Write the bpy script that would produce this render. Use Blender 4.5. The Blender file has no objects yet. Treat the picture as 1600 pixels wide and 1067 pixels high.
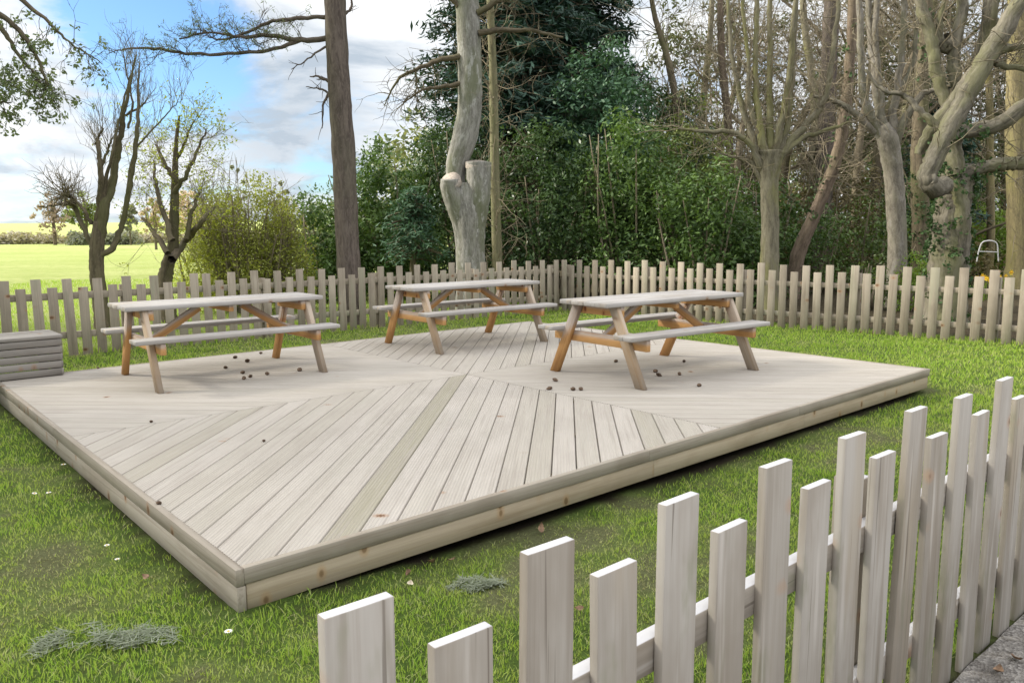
import bpy, math
import numpy as np
from mathutils import Matrix, Vector

rng = np.random.default_rng(7)
scene = bpy.context.scene
COL = scene.collection
PI = math.pi

# ------------------------------------------------------------------ camera
FPX, PITCH, ROLL, CY, CAM_H = 1243.87, 0.13900543, -0.00813718, 532.53, 1.5
cp, sp = math.cos(PITCH), math.sin(PITCH)
cr, sr = math.cos(ROLL), math.sin(ROLL)
FWD = np.array([0, cp, -sp]); UP0 = np.array([0, sp, cp]); RT0 = np.array([1.0, 0, 0])
RT = cr * RT0 + sr * UP0
UP = -sr * RT0 + cr * UP0
CAM = np.array([0, 0, CAM_H])


def ray(px, py):
    return FWD + (px - 800) / FPX * RT - (py - CY) / FPX * UP


def P(px, py, Y):
    """world point seen at that pixel of the photograph, Y metres ahead"""
    d = ray(px, py)
    return CAM + d * (Y / d[1])


def G(px, py, z=0.0):
    d = ray(px, py)
    return CAM + d * ((z - CAM_H) / d[2])


cam_d = bpy.data.cameras.new('camera')
cam = bpy.data.objects.new('camera', cam_d)
COL.objects.link(cam)
cam_d.sensor_width = 36
cam_d.lens = 36 * FPX / 1600
cam_d.clip_start = 0.05
cam_d.clip_end = 5000
M = Matrix(((RT[0], UP[0], -FWD[0], 0), (RT[1], UP[1], -FWD[1], 0), (RT[2], UP[2], -FWD[2], CAM_H), (0, 0, 0, 1)))
cam.matrix_world = M
scene.camera = cam

# ------------------------------------------------------------------ noise
_tab = {}


def vnoise(x, y, scale, seed=0):
    """smooth value noise 0..1"""
    if seed not in _tab:
        _tab[seed] = np.random.default_rng(1000 + seed).random((256, 256))
    t = _tab[seed]
    x = np.asarray(x) / scale; y = np.asarray(y) / scale
    xi = np.floor(x).astype(int); yi = np.floor(y).astype(int)
    fx = x - xi; fy = y - yi
    fx = fx * fx * (3 - 2 * fx); fy = fy * fy * (3 - 2 * fy)
    a = t[xi % 256, yi % 256]; b = t[(xi + 1) % 256, yi % 256]
    c = t[xi % 256, (yi + 1) % 256]; d = t[(xi + 1) % 256, (yi + 1) % 256]
    return (a * (1 - fx) + b * fx) * (1 - fy) + (c * (1 - fx) + d * fx) * fy


def fnoise(x, y, scale, seed=0):
    return (vnoise(x, y, scale, seed) * .5 + vnoise(x, y, scale * .45, seed + 1) * .3 + vnoise(x, y, scale * .2, seed + 2) * .2)


def sstep(a, b, x):
    t = np.clip((np.asarray(x, float) - a) / (b - a), 0, 1)
    return t * t * (3 - 2 * t)


# ------------------------------------------------------------------ mesh builder
class MB:
    def __init__(s):
        s.v = []; s.q = []; s.t = []; s.tint = []; s.gc = []; s.n = 0

    def add(s, v, quads=None, tris=None, tint=.5, gc=None):
        v = np.asarray(v, float).reshape(-1, 3)
        if quads is not None and len(quads):
            s.q.append(np.asarray(quads, int).reshape(-1, 4) + s.n)
        if tris is not None and len(tris):
            s.t.append(np.asarray(tris, int).reshape(-1, 3) + s.n)
        s.v.append(v)
        s.tint.append(np.broadcast_to(np.asarray(tint, float), (len(v),)))
        s.gc.append(v if gc is None else np.asarray(gc, float))
        s.n += len(v)

    def mesh(s, name, mat, off=(0, 0, 0), smooth=False):
        v = np.concatenate(s.v) - np.asarray(off, float)
        q = np.concatenate(s.q) if s.q else np.zeros((0, 4), int)
        t = np.concatenate(s.t) if s.t else np.zeros((0, 3), int)
        me = bpy.data.meshes.new(name)
        me.vertices.add(len(v))
        me.vertices.foreach_set('co', v.astype(np.float32).ravel())
        nl = q.size + t.size
        me.loops.add(nl)
        me.loops.foreach_set('vertex_index', np.concatenate([q.ravel(), t.ravel()]).astype(np.int32))
        me.polygons.add(len(q) + len(t))
        st = np.concatenate([np.arange(len(q)) * 4, q.size + np.arange(len(t)) * 3]).astype(np.int32)
        me.polygons.foreach_set('loop_start', st)
        if smooth:
            me.polygons.foreach_set('use_smooth', np.ones(len(q) + len(t), bool))
        a = me.attributes.new('tint', 'FLOAT', 'POINT')
        a.data.foreach_set('value', np.concatenate(s.tint).astype(np.float32))
        a = me.attributes.new('gc', 'FLOAT_VECTOR', 'POINT')
        a.data.foreach_set('vector', np.concatenate(s.gc).astype(np.float32).ravel())
        me.materials.append(mat)
        me.update(calc_edges=True)
        me.validate()
        return me

    def build(s, name, mat, parent=None, off=None, smooth=False):
        if off is None:
            off = tuple(parent.location) if parent is not None and 'base' in parent else (0, 0, 0)
        o = bpy.data.objects.new(name, s.mesh(name, mat, off, smooth))
        COL.objects.link(o)
        if parent is not None:
            o.parent = parent
        return o


def tag(o, label, cat, group=None, kind=None):
    if label: o['label'] = label
    if cat: o['category'] = cat
    if group: o['group'] = group
    if kind: o['kind'] = kind
    return o


def thing(name, loc, label, cat, group=None):
    """an Empty at the thing's base; parts built in world coordinates get its location taken off"""
    o = bpy.data.objects.new(name, None)
    o.empty_display_size = .2
    COL.objects.link(o)
    o.location = tuple(float(x) for x in loc)
    o['base'] = 1
    return tag(o, label, cat, group)


def dup(root, loc, rotz=0, scale=1.0, label=None):
    r = root.copy(); COL.objects.link(r)
    r.location = loc; r.rotation_euler = (0, 0, rotz); r.scale = (scale,) * 3
    if label: r['label'] = label
    for ch in list(root.children):
        c = ch.copy(); COL.objects.link(c); c.parent = r
        for g in list(ch.children):
            d = g.copy(); COL.objects.link(d); d.parent = c
    return r


# chamfered box topology -------------------------------------------------
_cs = [(x, y, z) for x in (-1, 1) for y in (-1, 1) for z in (-1, 1)]
_id = {}
for _i, _c in enumerate(_cs):
    for _a in range(3):
        _id[(_c, _a)] = _i * 3 + _a
_Q, _T = [], []


def _cv(hx, hy, hz, c):
    h = np.array([hx, hy, hz]); out = []
    for s_ in _cs:
        for a in range(3):
            p = h - c; p[a] = h[a]
            out.append(p * np.array(s_))
    return np.array(out)


def _mk():
    v = _cv(1, 1, 1, .2)

    def fix(f):
        p = v[list(f)]
        n = np.cross(p[1] - p[0], p[2] - p[0])
        return list(f) if n @ p.mean(0) > 0 else list(f)[::-1]
    for a in range(3):
        b, c = [k for k in range(3) if k != a]
        for s_ in (-1, 1):
            ring = []
            for sb, sc in ((-1, -1), (1, -1), (1, 1), (-1, 1)):
                k = [0, 0, 0]; k[a] = s_; k[b] = sb; k[c] = sc
                ring.append(_id[(tuple(k), a)])
            _Q.append(fix(ring))
        for sb in (-1, 1):
            for sc in (-1, 1):
                k0 = [0, 0, 0]; k0[a] = -1; k0[b] = sb; k0[c] = sc
                k1 = list(k0); k1[a] = 1
                k0, k1 = tuple(k0), tuple(k1)
                _Q.append(fix([_id[(k0, b)], _id[(k1, b)], _id[(k1, c)], _id[(k0, c)]]))
    for s_ in _cs:
        _T.append(fix([_id[(s_, 0)], _id[(s_, 1)], _id[(s_, 2)]]))


_mk()


def board(mb, c, ex, ey, ez, size, ch=.003, tint=None, grain=2, tilt_end=None):
    """chamfered plank: centre, three unit axes, full sizes; grain = axis the wood runs along"""
    if tint is None: tint = rng.random()
    h = np.array(size) / 2
    loc = _cv(h[0], h[1], h[2], min(ch, h.min() * .45))
    R = np.stack([np.asarray(ex, float), np.asarray(ey, float), np.asarray(ez, float)])
    v = loc @ R + np.asarray(c, float)
    order = [k for k in range(3) if k != grain] + [grain]
    gc = loc[:, order] + rng.random(3) * 40
    mb.add(v, _Q, _T, tint, gc)


X, Yv, Z = np.eye(3)


def tube(mb, pts, rad, n=8, tint=.5, cap=True, rough=0.0):
    pts = np.asarray(pts, float); rad = np.broadcast_to(np.asarray(rad, float), (len(pts),))
    k = len(pts)
    tg = np.gradient(pts, axis=0)
    tg /= np.linalg.norm(tg, axis=1)[:, None] + 1e-12
    ref = np.array([0, 0, 1.0]) if abs(tg[0][2]) < .9 else np.array([1.0, 0, 0])
    a = np.cross(tg[0], ref); a /= np.linalg.norm(a)
    A = np.empty((k, 3)); B = np.empty((k, 3))
    for i in range(k):
        a = a - tg[i] * (a @ tg[i]); a /= np.linalg.norm(a) + 1e-12
        A[i] = a; B[i] = np.cross(tg[i], a)
    th = np.arange(n) * 2 * PI / n
    rr = rad[:, None] * np.ones(n)
    if rough: rr = rr * (1 + rough * (rng.random((k, n)) - .5))
    ring = pts[:, None, :] + rr[..., None] * (np.cos(th)[None, :, None] * A[:, None, :] + np.sin(th)[None, :, None] * B[:, None, :])
    ln = np.concatenate([[0], np.cumsum(np.linalg.norm(np.diff(pts, axis=0), axis=1))])
    gc = np.stack([rad[:, None] * np.cos(th), rad[:, None] * np.sin(th), np.broadcast_to(ln[:, None], (k, n))], -1) + rng.random(3) * 30
    i = np.arange(k - 1)[:, None] * n; j = np.arange(n)[None, :]; j2 = (j + 1) % n
    q = np.stack([i + j, i + j2, i + n + j2, i + n + j], -1).reshape(-1, 4)
    v = ring.reshape(-1, 3); g = gc.reshape(-1, 3)
    tr = None
    if cap:
        v = np.concatenate([v, pts[-1:]]); g = np.concatenate([g, g[-1:]])
        m = (k - 1) * n
        tr = [[m + a_, m + (a_ + 1) % n, k * n] for a_ in range(n)]
    mb.add(v, q, tr, tint, g)


def spline(ctrl, per=6):
    """Catmull-Rom through rows of ctrl (any columns)"""
    c = np.asarray(ctrl, float)
    if len(c) == 2:
        t = np.linspace(0, 1, per + 1)[:, None]
        return c[0] * (1 - t) + c[1] * t
    e = np.concatenate([2 * c[:1] - c[1:2], c, 2 * c[-1:] - c[-2:-1]])
    out = []
    for i in range(len(c) - 1):
        p0, p1, p2, p3 = e[i:i + 4]
        for t in np.arange(per) / per:
            out.append(.5 * (2 * p1 + (p2 - p0) * t + (2 * p0 - 5 * p1 + 4 * p2 - p3) * t * t + (3 * p1 - p0 - 3 * p2 + p3) * t ** 3))
    out.append(c[-1])
    return np.array(out)


def limb(mb, ctrl, n=9, per=6, rough=.12, tint=.5, cap=True, wob=0.0):
    """ctrl rows: x, y, z, radius"""
    s = spline(ctrl, per)
    if wob: s[1:-1, :3] += (rng.random((len(s) - 2, 3)) - .5) * 2 * wob
    tube(mb, s[:, :3], np.maximum(s[:, 3], .002), n, tint, cap, rough)
    return s


def unit(v):
    return v / (np.linalg.norm(v) + 1e-12)


def twigs(mb, path, n, L, r, levels=1, up=.3, t0=.2, spread=1.0, sides=4, droop=0.0, tint=None, tips=None, kids=4, seg=5):
    """recursive twigs along a path of rows x, y, z(, r)"""
    m = len(path)
    for _ in range(n):
        f = t0 + (1 - t0) * rng.random()
        i = min(int(f * (m - 1)), m - 2)
        p = path[i][:3] + (path[i + 1][:3] - path[i][:3]) * rng.random()
        tg = unit(path[i + 1][:3] - path[i][:3])
        d = unit(tg * .6 + rng.normal(0, 1, 3) * spread * .7 + np.array([0, 0, up]))
        ll = L * (.5 + .8 * rng.random()); k = seg
        pts = [p]; dd = d
        for s_ in range(k):
            dd = unit(dd + rng.normal(0, .22, 3) + np.array([0, 0, .12 * up - droop * .2]))
            pts.append(pts[-1] + dd * ll / k)
        pts = np.array(pts)
        rad = np.linspace(r, r * .35, k + 1)
        tube(mb, pts, rad, sides, rng.random() if tint is None else tint, False)
        if tips is not None: tips.append(pts[-1]); tips.append(pts[k // 2])
        if levels > 1:
            twigs(mb, pts, kids, L * .52, r * .6, levels - 1, up, .2, spread, 3, droop, tint, tips, kids, max(3, seg - 1))


def leaves(mb, pos, nrm, size, wid=.45, tint=None, jit=.5, fold=0.0):
    """rhombic leaves at pos, roughly facing nrm"""
    n = len(pos)
    nr = nrm + rng.normal(0, jit, (n, 3)); nr /= np.linalg.norm(nr, axis=1)[:, None] + 1e-9
    a = rng.normal(0, 1, (n, 3)); a -= nr * (a * nr).sum(1)[:, None]; a /= np.linalg.norm(a, axis=1)[:, None] + 1e-9
    b = np.cross(nr, a)
    s = (size * (.6 + .8 * rng.random(n)))[:, None] if np.isscalar(size) else size[:, None]
    v = np.stack([pos - a * s * .5, pos + b * s * wid * .5 - a * s * .05 + nr * s * fold, pos + a * s * .5, pos - b * s * wid * .5 - a * s * .05 + nr * s * fold], 1).reshape(-1, 3)
    q = np.arange(4 * n).reshape(-1, 4)
    if tint is None: tint = rng.random(n)
    mb.add(v, q, None, np.repeat(tint, 4))


def clump_leaves(mb, cen, rad, per, size, wid=.45, flat=.75, tint_c=None, up=.5, jit=.55, inner=.35):
    """leaf clusters on a set of clumps: centres (k,3), radii (k,)"""
    cen = np.asarray(cen, float); k = len(cen); rad = np.broadcast_to(np.asarray(rad, float), (k,))
    c = np.repeat(cen, per, 0); r = np.repeat(rad, per)
    d = rng.normal(0, 1, (k * per, 3)); d /= np.linalg.norm(d, axis=1)[:, None]
    rr = r * (inner + (1 - inner) * rng.random(k * per) ** .5)
    p = c + d * rr[:, None] * np.array([1, 1, flat])
    if tint_c is None: tint_c = rng.random(k)
    t = np.clip(np.repeat(tint_c, per) * .65 + rng.random(k * per) * .35, 0, 1)
    nn = d * .7 + np.array([0, 0, up])
    leaves(mb, p, nn, size, wid, t, jit)


# ------------------------------------------------------------------ materials
def newmat(name):
    m = bpy.data.materials.new(name); m.use_nodes = True
    nt = m.node_tree; nt.nodes.clear()
    return m, nt, nt.nodes, nt.links


def N(nt, t, **kw):
    n = nt.nodes.new(t)
    for k, v in kw.items():
        if k in n.inputs: n.inputs[k].default_value = v
        else: setattr(n, k, v)
    return n


def c4(c):
    return (c[0], c[1], c[2], 1)


def mixc(nt, fac, a, b, mode='MIX'):
    m = nt.nodes.new('ShaderNodeMix'); m.data_type = 'RGBA'; m.blend_type = mode
    for i, v in ((0, fac), (6, a), (7, b)):
        if hasattr(v, 'is_output'): nt.links.new(v, m.inputs[i])
        else: m.inputs[i].default_value = v if i == 0 else c4(v)
    return m.outputs[2]


def math_(nt, op, a, b=0.0, clamp=False):
    m = nt.nodes.new('ShaderNodeMath'); m.operation = op; m.use_clamp = clamp
    for i, v in ((0, a), (1, b)):
        if hasattr(v, 'is_output'): nt.links.new(v, m.inputs[i])
        else: m.inputs[i].default_value = v
    return m.outputs[0]


def rampf(nt, x, a, b, o0=0.0, o1=1.0, smooth=True):
    m = nt.nodes.new('ShaderNodeMapRange'); m.interpolation_type = 'SMOOTHSTEP' if smooth else 'LINEAR'
    nt.links.new(x, m.inputs[0])
    m.inputs[1].default_value = a; m.inputs[2].default_value = b; m.inputs[3].default_value = o0; m.inputs[4].default_value = o1
    return m.outputs[0]


def attr(nt, name):
    a = nt.nodes.new('ShaderNodeAttribute'); a.attribute_name = name
    return a


def scaled_noise(nt, vec, sc, scale=1.0, detail=4, rough=.55, dist=0.0):
    mp = nt.nodes.new('ShaderNodeMapping'); mp.vector_type = 'POINT'
    mp.inputs['Scale'].default_value = sc
    nt.links.new(vec, mp.inputs['Vector'])
    n = N(nt, 'ShaderNodeTexNoise', Scale=scale, Detail=detail, Roughness=rough, Distortion=dist)
    nt.links.new(mp.outputs[0], n.inputs['Vector'])
    return n.outputs[0]


def finish(nt, col, rough=.8, bump=None, bstr=.3, bdist=.01, spec=.3):
    p = nt.nodes.new('ShaderNodeBsdfPrincipled')
    if hasattr(col, 'is_output'): nt.links.new(col, p.inputs['Base Color'])
    else: p.inputs['Base Color'].default_value = c4(col)
    if hasattr(rough, 'is_output'): nt.links.new(rough, p.inputs['Roughness'])
    else: p.inputs['Roughness'].default_value = rough
    p.inputs['Specular IOR Level'].default_value = spec
    if bump is not None:
        b = nt.nodes.new('ShaderNodeBump'); b.inputs['Strength'].default_value = bstr; b.inputs['Distance'].default_value = bdist
        nt.links.new(bump, b.inputs['Height']); nt.links.new(b.outputs[0], p.inputs['Normal'])
    o = nt.nodes.new('ShaderNodeOutputMaterial')
    nt.links.new(p.outputs[0], o.inputs[0])
    return p


def wood(name, lo, hi, dark, knot=(.16, .09, .05), knots=.5, weather=None, grain=1.0, patch=.5, ends=None, blotch=None, cracks=False):
    """weathered softwood: grain along gc.z; lo..hi by board tint, dark streaks, knots"""
    m, nt, nodes, L = newmat(name)
    gc = attr(nt, 'gc').outputs['Vector']; ti = attr(nt, 'tint').outputs['Fac']
    fine = scaled_noise(nt, gc, (130 * grain, 130 * grain, 2.2), 1, 5, .65)
    mid = scaled_noise(nt, gc, (28 * grain, 28 * grain, .9), 1, 4, .6, .4)
    big = scaled_noise(nt, gc, (3.5, 3.5, 1.6), 1, 4, .6)
    col = mixc(nt, ti, lo, hi)
    if weather is not None:      # rain-greyed where the board faces the sky, warm where it is sheltered
        ge = nt.nodes.new('ShaderNodeNewGeometry'); sx = nt.nodes.new('ShaderNodeSeparateXYZ')
        L.new(ge.outputs['Normal'], sx.inputs[0])
        z = math_(nt, 'ADD', sx.outputs[2], math_(nt, 'MULTIPLY', math_(nt, 'SUBTRACT', big, .5), .35))
        w = rampf(nt, z, -.05, .3)
        col = mixc(nt, w, col, mixc(nt, ti, weather[0], weather[1]))
    col = mixc(nt, rampf(nt, mid, .48, .72, 0, .75), col, dark)
    col = mixc(nt, rampf(nt, fine, .35, .7, 0, .5), col, mixc(nt, .5, col, (hi[0] * 1.25, hi[1] * 1.25, hi[2] * 1.27)))
    col = mixc(nt, rampf(nt, big, .42, .7, 0, patch), col, dark, 'MIX')
    if blotch is not None:
        bl = scaled_noise(nt, gc, (5, 5, .8), 1, 3, .6)
        col = mixc(nt, rampf(nt, bl, .52, .72, 0, .6), col, blotch)
    if knots:
        mp = nt.nodes.new('ShaderNodeMapping'); mp.inputs['Scale'].default_value = (6, 6, 9); L.new(gc, mp.inputs[0])
        vo = nt.nodes.new('ShaderNodeTexVoronoi'); vo.inputs['Scale'].default_value = 1.0; L.new(mp.outputs[0], vo.inputs[0])
        sc = nt.nodes.new('ShaderNodeSeparateColor'); L.new(vo.outputs['Color'], sc.inputs[0])
        on = rampf(nt, sc.outputs[0], 1 - knots, 1 - knots + .02)
        k = math_(nt, 'MULTIPLY', rampf(nt, vo.outputs['Distance'], .17, .09), on)
        halo = math_(nt, 'MULTIPLY', rampf(nt, vo.outputs['Distance'], .32, .15, 0, .5), on)
        col = mixc(nt, halo, col, (knot[0] * 1.9, knot[1] * 1.9, knot[2] * 1.8))
        col = mixc(nt, k, col, knot)
    if cracks:      # drying splits, long and thin, and green algae patches
        ck = scaled_noise(nt, gc, (75, 75, 1.3), 1, 2, .5, .6)
        col = mixc(nt, rampf(nt, ck, .645, .71, 0, .6), col, (dark[0] * .45, dark[1] * .42, dark[2] * .4))
        al = scaled_noise(nt, gc, (7, 7, 2.2), 1, 4, .7)
        col = mixc(nt, rampf(nt, al, .54, .72, 0, .5), col, (.21, .215, .135))
        pale = scaled_noise(nt, gc, (20, 20, 1.2), 1, 3, .6)
        col = mixc(nt, rampf(nt, pale, .55, .72, 0, .6), col, (hi[0] * 1.3, hi[1] * 1.3, hi[2] * 1.32))
    if ends is not None:      # up-facing faces paler: sky light put into the colour, with bleached end grain
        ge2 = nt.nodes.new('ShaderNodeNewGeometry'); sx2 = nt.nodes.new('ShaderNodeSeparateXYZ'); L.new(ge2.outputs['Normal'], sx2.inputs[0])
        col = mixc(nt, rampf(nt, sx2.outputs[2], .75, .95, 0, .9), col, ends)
    h = math_(nt, 'ADD', math_(nt, 'MULTIPLY', fine, .6), math_(nt, 'MULTIPLY', mid, .6))
    finish(nt, col, .78, h, .35, .004, .25)
    return m


def bark(name, lo, hi, moss=None, mossf=.4, vscale=(14, 14, 2.5), bs=.8, lich=None):
    m, nt, nodes, L = newmat(name)
    gc = attr(nt, 'gc').outputs['Vector']; ti = attr(nt, 'tint').outputs['Fac']
    a = scaled_noise(nt, gc, vscale, 1, 6, .65, .6)
    b = scaled_noise(nt, gc, (2.5, 2.5, 1.0), 1, 4, .6)
    c = scaled_noise(nt, gc, (40, 40, 18), 1, 3, .6)
    col = mixc(nt, rampf(nt, a, .34, .66), lo, hi)
    col = mixc(nt, rampf(nt, c, .45, .75, 0, .5), col, (hi[0] * 1.35, hi[1] * 1.35, hi[2] * 1.35))
    if moss: col = mixc(nt, rampf(nt, b, .42, .68, 0, mossf), col, moss)
    if lich:
        d = scaled_noise(nt, gc, (7, 7, 3), 1, 4, .7)
        col = mixc(nt, rampf(nt, d, .56, .66, 0, .8), col, lich)
    col = mixc(nt, math_(nt, 'MULTIPLY', ti, .35), col, (lo[0] * .7, lo[1] * .7, lo[2] * .7))
    finish(nt, col, .88, a, bs, .02, .2)
    return m


def leafmat(name, dark, light, trans=.3, rough=.45, spec=.4):
    m, nt, nodes, L = newmat(name)
    ti = attr(nt, 'tint').outputs['Fac']
    col = mixc(nt, ti, dark, light)
    p = nt.nodes.new('ShaderNodeBsdfPrincipled'); L.new(col, p.inputs['Base Color'])
    p.inputs['Roughness'].default_value = rough; p.inputs['Specular IOR Level'].default_value = spec
    t = nt.nodes.new('ShaderNodeBsdfTranslucent')
    L.new(mixc(nt, 1.0, col, (1.5, 1.5, .7), 'MULTIPLY'), t.inputs[0])
    mx = nt.nodes.new('ShaderNodeMixShader'); mx.inputs[0].default_value = trans
    L.new(p.outputs[0], mx.inputs[1]); L.new(t.outputs[0], mx.inputs[2])
    o = nt.nodes.new('ShaderNodeOutputMaterial'); L.new(mx.outputs[0], o.inputs[0])
    return m


def plain(name, col, rough=.6, spec=.4, var=.15, sc=20):
    m, nt, nodes, L = newmat(name)
    tc = nt.nodes.new('ShaderNodeTexCoord')
    n = scaled_noise(nt, tc.outputs['Object'], (sc, sc, sc), 1, 3)
    c = mixc(nt, rampf(nt, n, .3, .7), tuple(x * (1 - var) for x in col), tuple(min(1, x * (1 + var)) for x in col))
    finish(nt, c, rough, None, spec=spec)
    return m

# ------------------------------------------------------------------ layout (metres)
DF = np.array([-1.0968, 2.9819]); DTH = .71724; DA, DB, DH = 6.66, 5.58, .1786
DU = np.array([math.cos(DTH), math.sin(DTH)]); DV = np.array([-math.sin(DTH), math.cos(DTH)])
NG = np.array([-.2716, 1.0197]); NPHI = .71239; NS, NW, NT, NSH = .18123, .11056, .9725, .8806
NE = np.array([math.cos(NPHI), math.sin(NPHI)]); NN = np.array([NE[1], -NE[0]])      # NN points to the path side
FC = np.array([.9057, 14.866]); PL, PR = .67486, -.72248
FL = -np.array([math.cos(PL), math.sin(PL)]); FR = np.array([math.cos(PR), math.sin(PR)])
FLo = np.array([FL[1], -FL[0]]);  FRo = np.array([-FR[1], FR[0]])                    # outward normals
SUN = unit(np.array([-.86, .12, .56]))


def v3(p, z): return np.array([p[0], p[1], z])


def duv(u_, v_, z): return v3(DF + DU * u_ + DV * v_, z)


def gz(x, y):
    """terrain height"""
    x = np.asarray(x, float); y = np.asarray(y, float)
    z = (fnoise(x, y, 1.3, 11) - .5) * .035
    du = (x - DF[0]) * DU[0] + (y - DF[1]) * DU[1]; dv = (x - DF[0]) * DV[0] + (y - DF[1]) * DV[1]
    near = sstep(.9, 0, np.abs(dv + .1)) * sstep(.15, 1.2, du) * sstep(DA + 1, DA - .5, du)
    z = z - near * .05
    z = z - sstep(.0, .5, np.minimum(np.minimum(du, DA - du), np.minimum(dv, DB - dv))) * .12      # hollow under the deck
    side = sstep(.6, 0, np.abs(du + .1)) * sstep(0, .4, dv) * sstep(DB, DB - .4, dv)
    z = z - side * .012
    far = sstep(2, -6, x)
    z = z + far * (np.clip(y - 17, 0, 60) * .014 + np.clip(y - 77, 0, 300) * .026) * (1 - .25 * sstep(-20, -60, x) * sstep(60, 90, y))
    z = z + (1 - far) * np.clip(y - 20, 0, 60) * .008
    nd = (x - NG[0]) * NN[0] + (y - NG[1]) * NN[1]
    z = np.where(nd > -.05, np.minimum(z * .3, 0) - .012, z)
    return z


# ------------------------------------------------------------------ world, sun
def build_world():
    w = bpy.data.worlds.new('World'); scene.world = w; w.use_nodes = True
    nt = w.node_tree; nt.nodes.clear(); L = nt.links
    el = math.asin(SUN[2]); az = math.atan2(SUN[0], SUN[1])
    sky = nt.nodes.new('ShaderNodeTexSky'); sky.sky_type = 'NISHITA'; sky.sun_disc = False
    sky.sun_elevation = el; sky.sun_rotation = az
    sky.air_density = 1.0; sky.dust_density = .6; sky.ozone_density = 1.5
    tc = nt.nodes.new('ShaderNodeTexCoord')
    nrm = nt.nodes.new('ShaderNodeVectorMath'); nrm.operation = 'NORMALIZE'; L.new(tc.outputs['Generated'], nrm.inputs[0])
    d = nrm.outputs[0]
    sx = nt.nodes.new('ShaderNodeSeparateXYZ'); L.new(d, sx.inputs[0])
    zz = math_(nt, 'ADD', math_(nt, 'MAXIMUM', sx.outputs[2], 0.0), .22)
    cx = nt.nodes.new('ShaderNodeCombineXYZ')
    L.new(math_(nt, 'DIVIDE', sx.outputs[0], zz), cx.inputs[0]); L.new(math_(nt, 'DIVIDE', sx.outputs[1], zz), cx.inputs[1])
    n1 = scaled_noise(nt, cx.outputs[0], (1, 1, 1), 2.6, 9, .62, .6)
    n2 = scaled_noise(nt, cx.outputs[0], (1, 1, 1), 2.0, 8, .6, .4)
    mask = math_(nt, 'ADD', n1, .17)
    for px, py, r0, s_ in ((255, 45, .12, .40), (335, 125, .11, .36), (150, 130, .05, .16), (505, 265, .06, .32), (30, 320, .06, .25), (150, 5, .10, .34), (215, 150, .07, .2)):
        dv_ = unit(ray(px, py))
        ds = nt.nodes.new('ShaderNodeVectorMath'); ds.operation = 'DISTANCE'; L.new(d, ds.inputs[0]); ds.inputs[1].default_value = tuple(dv_)
        mask = math_(nt, 'SUBTRACT', mask, rampf(nt, ds.outputs['Value'], r0, 0, 0, s_))
    mk = rampf(nt, mask, .30, .66)
    grey = rampf(nt, n2, .27, .58)
    for px, py, r0, s_ in ((430, 210, .16, .75), (180, 190, .1, .35), (560, 160, .12, .35)):
        dv_ = unit(ray(px, py))
        ds = nt.nodes.new('ShaderNodeVectorMath'); ds.operation = 'DISTANCE'; L.new(d, ds.inputs[0]); ds.inputs[1].default_value = tuple(dv_)
        grey = math_(nt, 'SUBTRACT', grey, rampf(nt, ds.outputs['Value'], r0, 0, 0, s_), True)
    cloud = mixc(nt, grey, (2.25, 2.6, 3.0), (4.6, 4.7, 4.8))
    cloud = mixc(nt, rampf(nt, sx.outputs[2], .30, .62), cloud, (8.6, 8.6, 8.7))      # clouds above the view brightened to raise the ambient light
    blue = mixc(nt, 1.0, sky.outputs[0], (.50, .66, .82), 'MULTIPLY')
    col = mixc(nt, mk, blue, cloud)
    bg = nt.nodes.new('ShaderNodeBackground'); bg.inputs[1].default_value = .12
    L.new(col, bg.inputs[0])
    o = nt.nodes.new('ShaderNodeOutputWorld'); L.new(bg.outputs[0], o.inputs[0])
    sd = bpy.data.lights.new('sun', 'SUN'); so = bpy.data.objects.new('sun', sd); COL.objects.link(so)
    sd.energy = 3.6; sd.angle = math.radians(11.0); sd.color = (1, .93, .80)
    so.rotation_euler = Vector(tuple(SUN)).to_track_quat('Z', 'Y').to_euler()
    so.location = (-20, 0, 20)


build_world()
scene.view_settings.view_transform = 'Standard'
scene.view_settings.look = 'None'
scene.view_settings.exposure = 1.04
scene.view_settings.gamma = 1

# ------------------------------------------------------------------ ground
def lawn_tint(x, y):
    """0 bare soil .. .5 olive moss .. 1 lush green"""
    a = fnoise(x, y, 1.1, 21); b = fnoise(x, y, .35, 31)
    t = .68 + (a - .5) * .9 + (b - .5) * 1.6 + (vnoise(x, y, .10, 35) - .5) * .6
    right = sstep(1.5, 6, x) * .28 + sstep(6, 10, y) * .18
    return np.clip(t + right, 0, 1)


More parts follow.
